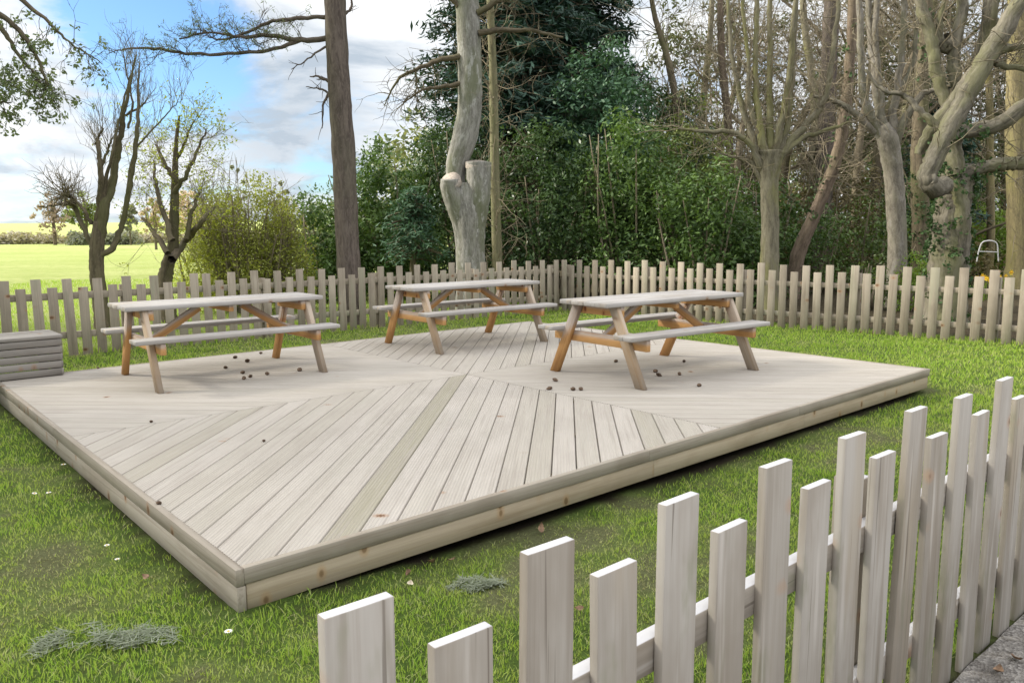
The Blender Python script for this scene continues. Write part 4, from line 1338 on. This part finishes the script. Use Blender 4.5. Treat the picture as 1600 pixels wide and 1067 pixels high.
# --- bare trees filling the depth of the wood: three builds, copied
def wood_tree(k):
    t = thing('bare_woodland_tree', (0, 0, 0), 'x', 'tree', 'bare trees deep in the wood')
    mb = MB(); tw = MB()
    hgt = (8.5, 10, 7.5)[k]
    s_ = limb(mb, [[0, 0, -.2, .17], [.05, 0, .3, .13], [rng.normal(0, .2), 0, hgt * .4, .11], [rng.normal(0, .4), 0, hgt * .75, .07], [rng.normal(0, .6), 0, hgt, .02]], 8, 7, .15, .5)
    for j in range(13):
        f = rng.uniform(.18, .9); i = int(f * (len(s_) - 1)); p = s_[i, :3]
        a = rng.random() * 2 * PI; l_ = (1 - f) * 3.2 + 1.0
        d = np.array([math.cos(a), math.sin(a), rng.uniform(.2, 1.1)])
        b = limb(mb, [[*p, .05 * (1.2 - f)], [*(p + d * l_ * .5 + rng.normal(0, .15, 3)), .03 * (1.2 - f) + .006], [*(p + d * l_ + rng.normal(0, .25, 3)), .008]], 5, 6, .1, .5, False, .03)
        twigs(tw, b, 13, 1.1, .010, 2, .2, .15, 1.1, 3, .1, None, None, 6, 4)
    mb.build('trunk', (B_DARK, B_MOSSLIT, B_TWIG)[k], t); tw.build('twigs', B_TWIG, t)
    return t


def woods():
    protos = [wood_tree(k) for k in range(3)]
    spots = [(1120, 29, 0), (1090, 27, 1), (1150, 24, 2), (1225, 26, 0), (1265, 23, 1), (1335, 25, 2), (1370, 22, 0), (1405, 27, 1), (1470, 25, 2), (1510, 28, 0), (1560, 30, 1),
             (1610, 26, 2), (1300, 32, 0), (1440, 33, 0), (1380, 36, 1), (1530, 36, 2)]
    for _ in range(5):
        spots.append((rng.uniform(1110, 1660), rng.uniform(23, 40), int(rng.integers(0, 3))))
    used = set()
    lab = 'slender bare tree in the tangle of twigs deep in the wood'
    for px, Y, k in spots:
        b = base(px, Y); rz = rng.random() * 6; sc = rng.uniform(.9, 1.25)
        if k not in used:
            used.add(k); t = protos[k]; t.location = tuple(b); t.rotation_euler = (0, 0, rz); t.scale = (sc,) * 3; t['label'] = lab
        else:
            dup(protos[k], tuple(b), rz, sc, lab)
    # the wood's far edge: one mass nobody could count
    mb = MB(); cen, rad = [], []
    for _ in range(1700):
        px = rng.uniform(480, 1750); Y = rng.uniform(30, 48)
        h = rng.random() ** 1.3 * (5.2 if px > 1100 else 5.5 if px > 600 else 2.2) + .1
        b = base(px, Y); cen.append(b + np.array([0, 0, h])); rad.append(rng.uniform(.45, .9))
    clump_leaves(mb, np.array(cen), np.array(rad), 30, .26, .5, .8, None, .5, .6)
    o = mb.build('woodland', L_WOOD); tag(o, 'dark far undergrowth and evergreens closing off the wood', None, kind='stuff')
    mb = MB(); cen = []
    for _ in range(420):
        px = rng.uniform(1120, 1640); Y = rng.uniform(18.5, 28); b = base(px, Y); cen.append(b + np.array([0, 0, rng.random() ** 1.6 * 1.3]))
    clump_leaves(mb, np.array(cen), rng.uniform(.2, .45, len(cen)), 26, .10, .5, .8, None, .5, .6)
    o = mb.build('undergrowth', L_DEAD); tag(o, 'brown dead bracken and brambles on the woodland floor', None, kind='stuff')


woods()


# --- evergreens left of deck: one's bough hangs into view, two unseen ones added for shade
def shade_tree(x, y, R, z0, z1, label, n=150, per=26):
    b = np.array([x, y, float(gz(x, y))])
    t = thing('evergreen_oak', b, label, 'tree', 'evergreen oaks left of the deck')
    mb = MB(); tr = limb(mb, [[x, y, b[2] - .1, .42], [x, y, b[2] + .6, .33], [x + .2, y, z0 + 1, .26], [x, y + .2, (z0 + z1) / 2, .16], [x, y, z1 - .5, .05]], 10, 7, .1)
    cen, rad = [], []
    while len(cen) < n:
        d = rng.normal(0, 1, 3); d /= np.linalg.norm(d); f = rng.random() ** .4
        c = np.array([x, y, (z0 + z1) / 2]) + d * f * np.array([R, R, (z1 - z0) / 2])
        cen.append(c); rad.append(rng.uniform(.5, .95))
    for _ in range(10):
        c = cen[rng.integers(0, n)]; p = tr[rng.integers(len(tr) // 3, len(tr) - 4)]
        limb(mb, [[*p[:3], .1], [*((p[:3] + c) / 2), .07], [*c, .03]], 6, 5)
    lf = MB(); clump_leaves(lf, np.array(cen), np.array(rad), per, .30, .55, .8, None, .5, .6)
    lf.build('crown', L_HANG, t)
    return t, mb, b


t, mb, b = shade_tree(-10.9, 7.0, 3.4, 2.2, 12.5, 'evergreen tree whose drooping leafy bough hangs in from above the box seat')
Y = 7.2
tips = []
lf = MB()
for pts in ([(-330, -60, 14, -.2), (-150, -20, 9), (-40, 0, 6), (20, 40, 4), (50, 75, 3), (70, 120, 2), (85, 158, 1)],
            [(-150, -40, 8), (-20, -30, 5), (60, 20, 3), (100, 60, 1.8), (130, 80, 1.2), (160, 100, .6)],
            [(-60, 0, 6), (0, 40, 4), (25, 80, 2.6), (50, 110, 1.6), (70, 140, .8)],
            [(-200, 80, 6), (-80, 110, 4), (-20, 120, 2.4), (10, 126, 1)], [(-200, 120, 6), (-80, 150, 4), (-20, 158, 2.4), (18, 160, 1)]):
    s_ = limb(mb, PL_(pts, Y), 6, 6, .15, .5, False, .01)
    twigs(mb, s_[len(s_) // 3:], 20, .28, .0035, 2, -.1, .1, .9, 4, .5, None, tips, 4)
tp = np.array(tips)
q = np.stack([800 + FPX * ((tp - CAM) @ RT) / ((tp - CAM) @ FWD), CY - FPX * ((tp - CAM) @ UP) / ((tp - CAM) @ FWD)], 1)
keep = rng.random(len(tp)) < np.where(q[:, 0] < 90, .36, .16)
clump_leaves(lf, tp[keep], .045, 7, .040, .5, .8, None, .3, .8)
lf.build('hanging_leaves', L_BOUGH, t)
mb.build('trunk', B_DARK, t)
for (x, y, R, z0, z1, lab) in ((-10.6, 1.4, 3.6, 2.0, 11.5, 'unseen evergreen tree added left of the path to shade the deck and near fence'), (-13.2, 12.6, 3.4, 2.2, 12.5, 'unseen evergreen tree added left of the field fence to shade it'),):
    t, mb, b = shade_tree(x, y, R, z0, z1, lab); mb.build('trunk', B_DARK, t)

for px, Y, wpx, top, lab in ((1052, 27, 130, -20, 'loose grey-green pine crown behind the thin bare tree, against the sky'), (1140, 29, 150, -110, 'loose grey-green pine behind the thin crooked trunk'), (1225, 31, 150, -150, 'loose grey-green pine behind the mossy upright shoots'),
                                  (1335, 27, 150, -150, 'loose grey-green pine behind the pale tree'), (1420, 29, 160, -200, 'grey-green pine behind the ivy covered trunk'), (1500, 26, 160, -170, 'grey-green pine seen between the limbs of the gnarled oak'),
                                  (1590, 29, 160, -170, 'grey-green pine behind the thick yellow-lit trunk')):
    shrub('woodland_pine', lab, px, Y, wpx, top, L_OLIVE, 78, .17, cat='tree', per=60, group='loose pines deep in the wood', stems=9, low=.22, cr=(.35, .75), stemmat=B_RED)
for px, Y, wpx, top, mat, lab in ((1195, 19.5, 110, 250, L_LAUREL, 'green shrub behind the mossy pollarded trunk'), (1310, 21.5, 150, 235, L_DEAD, 'brown leafed beech-like shrub behind the leaning tree'),
                                  (1400, 23, 130, 190, L_LAUREL, 'tall green shrub far behind the pale tree'), (1240, 24, 150, 270, L_DEAD, 'brown leafed shrub deep in the wood left of the leaning tree'),
                                  (1490, 25, 140, 200, L_LAURELY, 'sunlit light green shrub deep in the wood behind the gnarled oak')):
    shrub('woodland_shrub', lab, px, Y, wpx, top, mat, 140, .12, per=36, group='shrubs deep in the wood', stems=12, low=.12, cr=(.25, .5))


# ------------------------------------------------------------------ far side of the field
def far_tree(name, label, px, Y, wpx, top, mat, nclump, leaf, barkm, per=26, trunk=True):
    b = base(px, Y); H = P(px, top, Y)[2] - b[2]; W = wpx * Y / FPX / 2
    t = thing(name, b, label, 'tree', 'trees beyond the field')
    mb = MB(); s_ = limb(mb, [[*b, W * .10], [b[0], b[1], b[2] + H * .5, W * .07], [b[0], b[1], b[2] + H * .9, W * .02]], 7, 5, .1)
    tw = []
    for _ in range(14):
        i = rng.integers(len(s_) // 3, len(s_) - 1); a = rng.random() * 2 * PI
        e = s_[i, :3] + np.array([math.cos(a) * W * .8, math.sin(a) * W * .8, H * .25 * rng.random()])
        limb(mb, [[*s_[i, :3], W * .03], [*e, W * .008]], 4, 4, .1, .5, False)
    mb.build('trunk', barkm, t)
    d = rng.normal(0, 1, (nclump, 3)); d /= np.linalg.norm(d, axis=1)[:, None]; d *= rng.random((nclump, 1)) ** .4
    c = b + np.array([0, 0, H * .6]) + d * np.array([W, W, H * .38])
    lf = MB(); clump_leaves(lf, c, rng.uniform(.12, .28, nclump) * W, per, leaf, .5, .8, None, .5, .7)
    lf.build('crown', mat, t)


L_PINK = leafmat('bare_reddish_twig_haze', (.27, .20, .17), (.42, .34, .30), .2, .7, .1)  # reddish twigs paled in the colour, standing in for haze
L_FARG = leafmat('far_green_foliage', (.12, .16, .06), (.26, .31, .11), .3, .6, .2)
L_FARD = leafmat('far_dark_foliage', (.19, .20, .16), (.31, .32, .25), .2, .6, .2)  # far dark foliage lifted by haze painted into its colour
L_BLOSS = leafmat('pale_blossom', (.42, .33, .31), (.62, .52, .48), .3, .6, .2)
far_tree('reddish_tree', 'far reddish-brown bare tree beyond the field, left of the pollarded tree', 88, 62, 58, 296, L_PINK, 48, .26, B_RED, 15)
far_tree('green_tree', 'far light green tree beyond the field right behind the pollarded tree', 138, 70, 62, 300, L_FARG, 60, .34, B_DARK)
far_tree('dark_tree', 'far dark narrow tree beyond the field right of the pollarded tree', 206, 60, 26, 308, L_FARD, 50, .30, B_DARK)
far_tree('blossom_tree', 'far pale pinkish blossoming tree seen through the leaning bare tree', 300, 46, 70, 292, L_BLOSS, 70, .22, B_DARK)
far_tree('blossom_tree', 'smaller far pale pinkish tree left of the leaning bare tree', 245, 50, 40, 302, L_BLOSS, 40, .22, B_DARK)
far_tree('dark_tree', 'far narrow pointed tree poking up behind the rounded spring bush', 378, 40, 22, 228, L_FARD, 18, .2, B_DARK)
far_tree('dark_tree', 'far small bare topped tree behind the right side of the spring bush', 446, 40, 34, 272, L_FARD, 24, .2, B_DARK)


def hedge(name, label, px0, px1, Y, hpx, mat, n, leaf, kind=None):
    mb = MB(); cen, rad = [], []
    for _ in range(n):
        px = rng.uniform(px0, px1); b = base(px, Y + rng.uniform(-1, 1)); hh = hpx * Y / FPX * (.6 + .6 * float(vnoise(px, 0, 25, 61)))
        cen.append(b + np.array([0, 0, hh * rng.random()])); rad.append(.45)
    clump_leaves(mb, np.array(cen), np.array(rad), 26, leaf, .5, .8, None, .5, .6)
    t = thing(name, base((px0 + px1) / 2, Y), label, 'hedge')
    mb.build('foliage', mat, t)


hedge('hedgerow', 'brown winter hedgerow along the far edge of the sunlit field', -120, 420, 66, 13, L_HEDGE, 420, .30)
hedge('hedgerow', 'greyish dark hedge behind the foot of the pollarded tree across the field', 112, 222, 62, 17, L_FARD, 150, .26)


# ------------------------------------------------------------------ small things
def cones():
    m = plain('cone_scale', (.15, .105, .075), .85, .15, .5, 60)
    mb = MB(); n = 9
    for k in range(8):
        z = -.026 + k * .0068; R_ = .021 * math.sin(PI * (k + 1.2) / 9.6)
        for j in range(n):
            a = j * 2 * PI / n + k * .38
            d = np.array([math.cos(a), math.sin(a), 0]); s_ = np.array([-d[1], d[0], 0]); w = R_ * .36 + .001
            b0 = d * R_ * .45 + Z * z; tip = d * (R_ * 1.08 + .002) + Z * (z + .008)
            v = [b0 - s_ * w * .6, b0 + s_ * w * .6, tip + s_ * w, tip - s_ * w, b0 - Z * .003 - s_ * w * .5, b0 - Z * .003 + s_ * w * .5, tip - Z * .0035 + s_ * w * .9, tip - Z * .0035 - s_ * w * .9]
            mb.add(v, [[0, 1, 2, 3], [7, 6, 5, 4], [3, 2, 6, 7], [1, 5, 6, 2], [0, 3, 7, 4]], None, rng.random())
    tube(mb, [[0, 0, -.03], [0, 0, 0], [0, 0, .028]], [.004, .010, .003], 8)
    me = mb.mesh('pine_cone', m)
    T1, T3 = 'under the picnic table by the box seat', 'under the picnic table with orange legs'
    S = [(387, 565, 1.7, 'largest dark pine cone ' + T1), (368, 559, 1.25, 'pine cone left of the largest one ' + T1), (353, 575, 1, 'pine cone lying apart at the left ' + T1),
         (379, 583, 1.2, 'pine cone in front of the largest one ' + T1), (381, 592, 1.1, 'nearest pine cone of the cluster ' + T1), (391, 589, 1, 'small pine cone beside the nearest one ' + T1),
         (418, 585, 1.4, 'pine cone right of the cluster ' + T1), (468, 579, 1.3, 'pine cone by the right front leg of the picnic table near the box seat'), (408, 552, .9, 'pine cone farthest back ' + T1),
         (153, 575, .9, 'single pine cone between the box seat and the nearest table leg'), (236, 659, 1, 'lone pine cone on the open boards left of the deck centre'), (248, 787, 1.1, 'lone pine cone at the left edge of the deck'),
         (868, 595, 1.3, 'pine cone just in front of the orange table leg'), (858, 608, .9, 'small pine cone nearest the centre of the deck boards'), (895, 609, 1, 'left one of two pine cones side by side on open boards'),
         (908, 609, 1.05, 'right one of two pine cones side by side on open boards'), (962, 565, 1, 'pine cone at the back left ' + T3), (1069, 565, 1, 'pine cone at the back right ' + T3),
         (1024, 581, 1.1, 'left one of a close pair of pine cones ' + T3), (1030, 587, 1.1, 'right one of a close pair of pine cones ' + T3), (1062, 585, .8, 'pale small pine cone right of the pair ' + T3),
         (1092, 603, 1, 'pine cone on the boards right of the grey front leg'), (412, 689, .7, 'tiny pine cone on the diagonal boards of the front quarter')]
    for px, py, sc, lab in S:
        o = bpy.data.objects.new('pine_cone', me); COL.objects.link(o)
        p = G(px, py, DH); sc = (.42 + .30 * sc) * (.62 if (px < 300 or px == 412) else 1)
        o.location = (p[0], p[1], DH + .019 * sc); o.scale = (sc * rng.uniform(.8, 1.15), sc * rng.uniform(.75, 1), sc * rng.uniform(.85, 1.5))
        o.rotation_euler = (PI / 2 + rng.normal(0, .15), 0, rng.random() * 6)
        tag(o, lab, 'pine cone', 'pine cones on the deck')


cones()


def litter():
    m = plain('dead_leaf', (.20, .125, .075), .7, .3, .4, 40)
    mb = MB()
    a = np.linspace(0, 1, 7); w = .020 * np.sin(PI * a ** .8) + .0008; x = (a - .5) * .075
    z = .006 + .012 * (a - .4) ** 2 * 4
    L_ = np.stack([x, w, z + .007], 1); C_ = np.stack([x, 0 * x, z], 1); R_ = np.stack([x, -w, z + .006], 1)
    v = np.concatenate([L_, C_, R_]); q = []
    for i in range(6): q += [[i, 7 + i, 8 + i, i + 1], [7 + i, 14 + i, 15 + i, 8 + i]]
    mb.add(v, q); me = mb.mesh('fallen_leaf', m)
    pale = plain('pale_dead_leaf', (.50, .44, .33), .7, .3, .3, 40)
    me2 = mb.mesh('fallen_leaf', pale)
    S = [(640, 893, 0), (672, 872, 0), (705, 866, 0), (640, 912, 1), (905, 955, 0), (845, 815, 0), (1585, 1030, 0), (1560, 1050, 0), (230, 905, 0), (250, 840, 0)]
    for px, py, k in S:
        p = G(px, py, 0.0)
        nd = (p[:2] - NG) @ NN
        o = bpy.data.objects.new('fallen_leaf', me2 if k else me); COL.objects.link(o)
        o.location = (p[0], p[1], (0.002 if nd > 0 else float(gz(p[0], p[1])) + .022)); o.rotation_euler = (rng.normal(0, .25), rng.normal(0, .25), rng.random() * 6)
        o.scale = (rng.uniform(.5, .8),) * 3
        on = 'tarmac path by the near fence' if nd > 0 else ('grass left of the deck' if px < 440 else 'grass between the deck and the near fence')
        tag(o, ('pale straw coloured' if k else 'curled brown') + ' fallen leaf lying on the ' + on, 'leaf', ('pale' if k else 'brown') + ' leaves on the ' + on)
    # daisies
    wm = plain('daisy_petal', (.75, .74, .70), .6, .3, .08); ym = plain('daisy_eye', (.65, .42, .05), .7, .2, .15, 90)
    root = None
    for i, (px, py, lab) in enumerate(((55, 781, 'left one of two white daisies close together in the lawn'), (77, 779, 'right one of two white daisies close together in the lawn'), (168, 863, 'white daisy alone in the lawn, nearest the deck edge'), (184, 884, 'small white daisy in mossy lawn below the lone one'),
                                       (100, 735, 'white daisy farthest up the lawn beside the deck'), (358, 1004, 'white daisy in front of the deck corner'))):
        p = G(px, py, 0); z = float(gz(p[0], p[1])) + .045
        if root is None:
            root = thing('daisy', (0, 0, 0), lab, 'flower', 'daisies in the lawn')
            mb = MB()
            for k in range(13):
                a = k * 2 * PI / 13; d = np.array([math.cos(a), math.sin(a), 0]); s_ = np.array([-d[1], d[0], 0])
                mb.add([d * .003, d * .010 + s_ * .0026 + Z * .002, d * .0155 + Z * .001, d * .010 - s_ * .0026 + Z * .002], [[0, 1, 2, 3]])
            mb.build('petals', wm, root)
            mb = MB(); tube(mb, [[0, 0, -.001], [0, 0, .0025], [0, 0, .004]], [.0045, .004, .001], 9); mb.build('flower_eye', ym, root)
            mb = MB(); tube(mb, [[0, 0, -.05], [.002, 0, -.02], [0, 0, 0]], [.001, .001, .001], 5); mb.build('stem', L_SUNNY, root)
            root.location = (p[0], p[1], z); root.rotation_euler = (0, .2, 0)
        else:
            dup(root, (p[0], p[1], z), rng.random() * 6, rng.uniform(.8, 1.15), lab)


litter()


def tufts():
    m = leafmat('dry_greygreen_tuft', (.13, .155, .10), (.27, .30, .225), .15, .7, .2)
    for px, py, R_, n, lab in ((165, 1008, .21, 1500, 'flattened grey-green clump of dry stems in the lawn at the bottom left'), (745, 905, .10, 520, 'round grey-green weed tuft between deck and near fence')):
        p = G(px, py, 0); b = v3(p[:2], float(gz(p[0], p[1])))
        t = thing('weed_tuft', b, lab, 'plant', 'weed tufts in the lawn')
        a = rng.random(n) * 2 * PI; r = R_ * np.sqrt(rng.random(n))
        x = b[0] + np.cos(a) * r * 1.25; y = b[1] + np.sin(a) * r * .8
        mb = MB(); h = .012 + .026 * rng.random(n) * (1.2 - r / R_)
        kp = (fnoise(x, y, R_ * .55, 77) + .35 * (1 - r / R_)) > .58 + .12 * rng.random(n)
        a, r, x, y, h = a[kp], r[kp], x[kp], y[kp], h[kp]; n = len(x)
        th = rng.normal(.5, .8, n); l_ = .025 + .05 * rng.random(n)
        c = np.stack([x, y, b[2] + h], 1); d = np.stack([np.cos(th), np.sin(th), rng.normal(0, .25, n)], 1) * l_[:, None]
        s_ = np.stack([-np.sin(th), np.cos(th), 0 * th], 1) * .0022
        v = np.stack([c - d * .5 - s_, c - d * .5 + s_, c + d * .5 + s_ * .4, c + d * .5 - s_ * .4], 1).reshape(-1, 3)
        mb.add(v, np.arange(4 * n).reshape(-1, 4), None, np.repeat(np.clip(rng.random(n) * .6 + .4 * vnoise(x, y, .05, 71), 0, 1), 4))
        mb.build('leaves', m, t)


tufts()


def hoop_and_daffodils():
    Y = 16.5
    b = base(1543, Y)
    w = plain('white_painted_metal', (.62, .62, .60), .4, .5, .04)
    t = thing('garden_hoop', b, 'small white arched metal frame standing in the wood right of the gnarled oak', 'frame')
    mb = MB(); tube(mb, spline(PL_([(1526, 408, 2), (1529, 392, 2), (1534, 379, 2), (1542, 375.5, 2), (1552, 376, 2), (1558, 381, 2), (1559, 394, 2), (1560, 408, 2)], Y), 5)[:, :3], .013, 8); mb.build('arch', w, t)
    mb = MB(); tube(mb, PL_([(1529, 392, 1), (1559, 393, 1)], Y)[:, :3], .010, 8); mb.build('crossbar', w, t)
    ym = plain('daffodil_petal', (.75, .52, .03), .5, .3, .15); om = plain('daffodil_trumpet', (.72, .36, .02), .5, .3, .1)
    root = None
    lab = 'yellow daffodil growing at the foot of the small white hoop'
    for px, dy, sc in ((1527, -.4, 1), (1531, -.2, .9), (1535, -.5, 1.1), (1538, -.1, 1), (1541, -.45, 1), (1544, -.3, .95), (1548, -.4, .9), (1556, -.3, 1), (1560, -.5, 1.05), (1563, -.2, 1), (1572, .1, 1), (1580, .2, 1.15)):
        q = base(px, Y + dy)
        if root is None:
            root = thing('daffodil', (0, 0, 0), lab, 'flower', 'daffodils by the white hoop')
            mb = MB(); mt = MB(); ml = MB()
            for k in range(1):
                h = np.array([.01, -.01, .46])
                for j in range(6):
                    a = j * PI / 3; dd = np.array([math.cos(a), -.25, math.sin(a)]); ss = np.array([-math.sin(a), 0, math.cos(a)])
                    mb.add([h, h + dd * .03 + ss * .02, h + dd * .06, h + dd * .03 - ss * .02], [[0, 1, 2, 3]])
                tube(mt, [h, h + np.array([0, -.03, 0])], [.010, .016], 8)
                tube(ml, [[h[0] * .4, h[1] * .4, 0], [h[0] * .8, h[1], .25], h], [.004, .004, .003], 5)
                for j in range(4):
                    a = rng.random() * 6; e = np.array([math.cos(a) * .1, math.sin(a) * .1, .34])
                    ml.add([[h[0] * .4 - .008, h[1] * .4, 0], [h[0] * .4 + .008, h[1] * .4, 0], e + [.005, 0, 0], e - [.005, 0, 0]], [[0, 1, 2, 3]])
            mb.build('petals', ym, root); mt.build('trumpet', om, root); ml.build('leaves', L_SUNNY, root)
            root.location = tuple(q); root.scale = (sc,) * 3
        else:
            dup(root, tuple(q), rng.normal(0, .4), sc, lab)


hoop_and_daffodils()
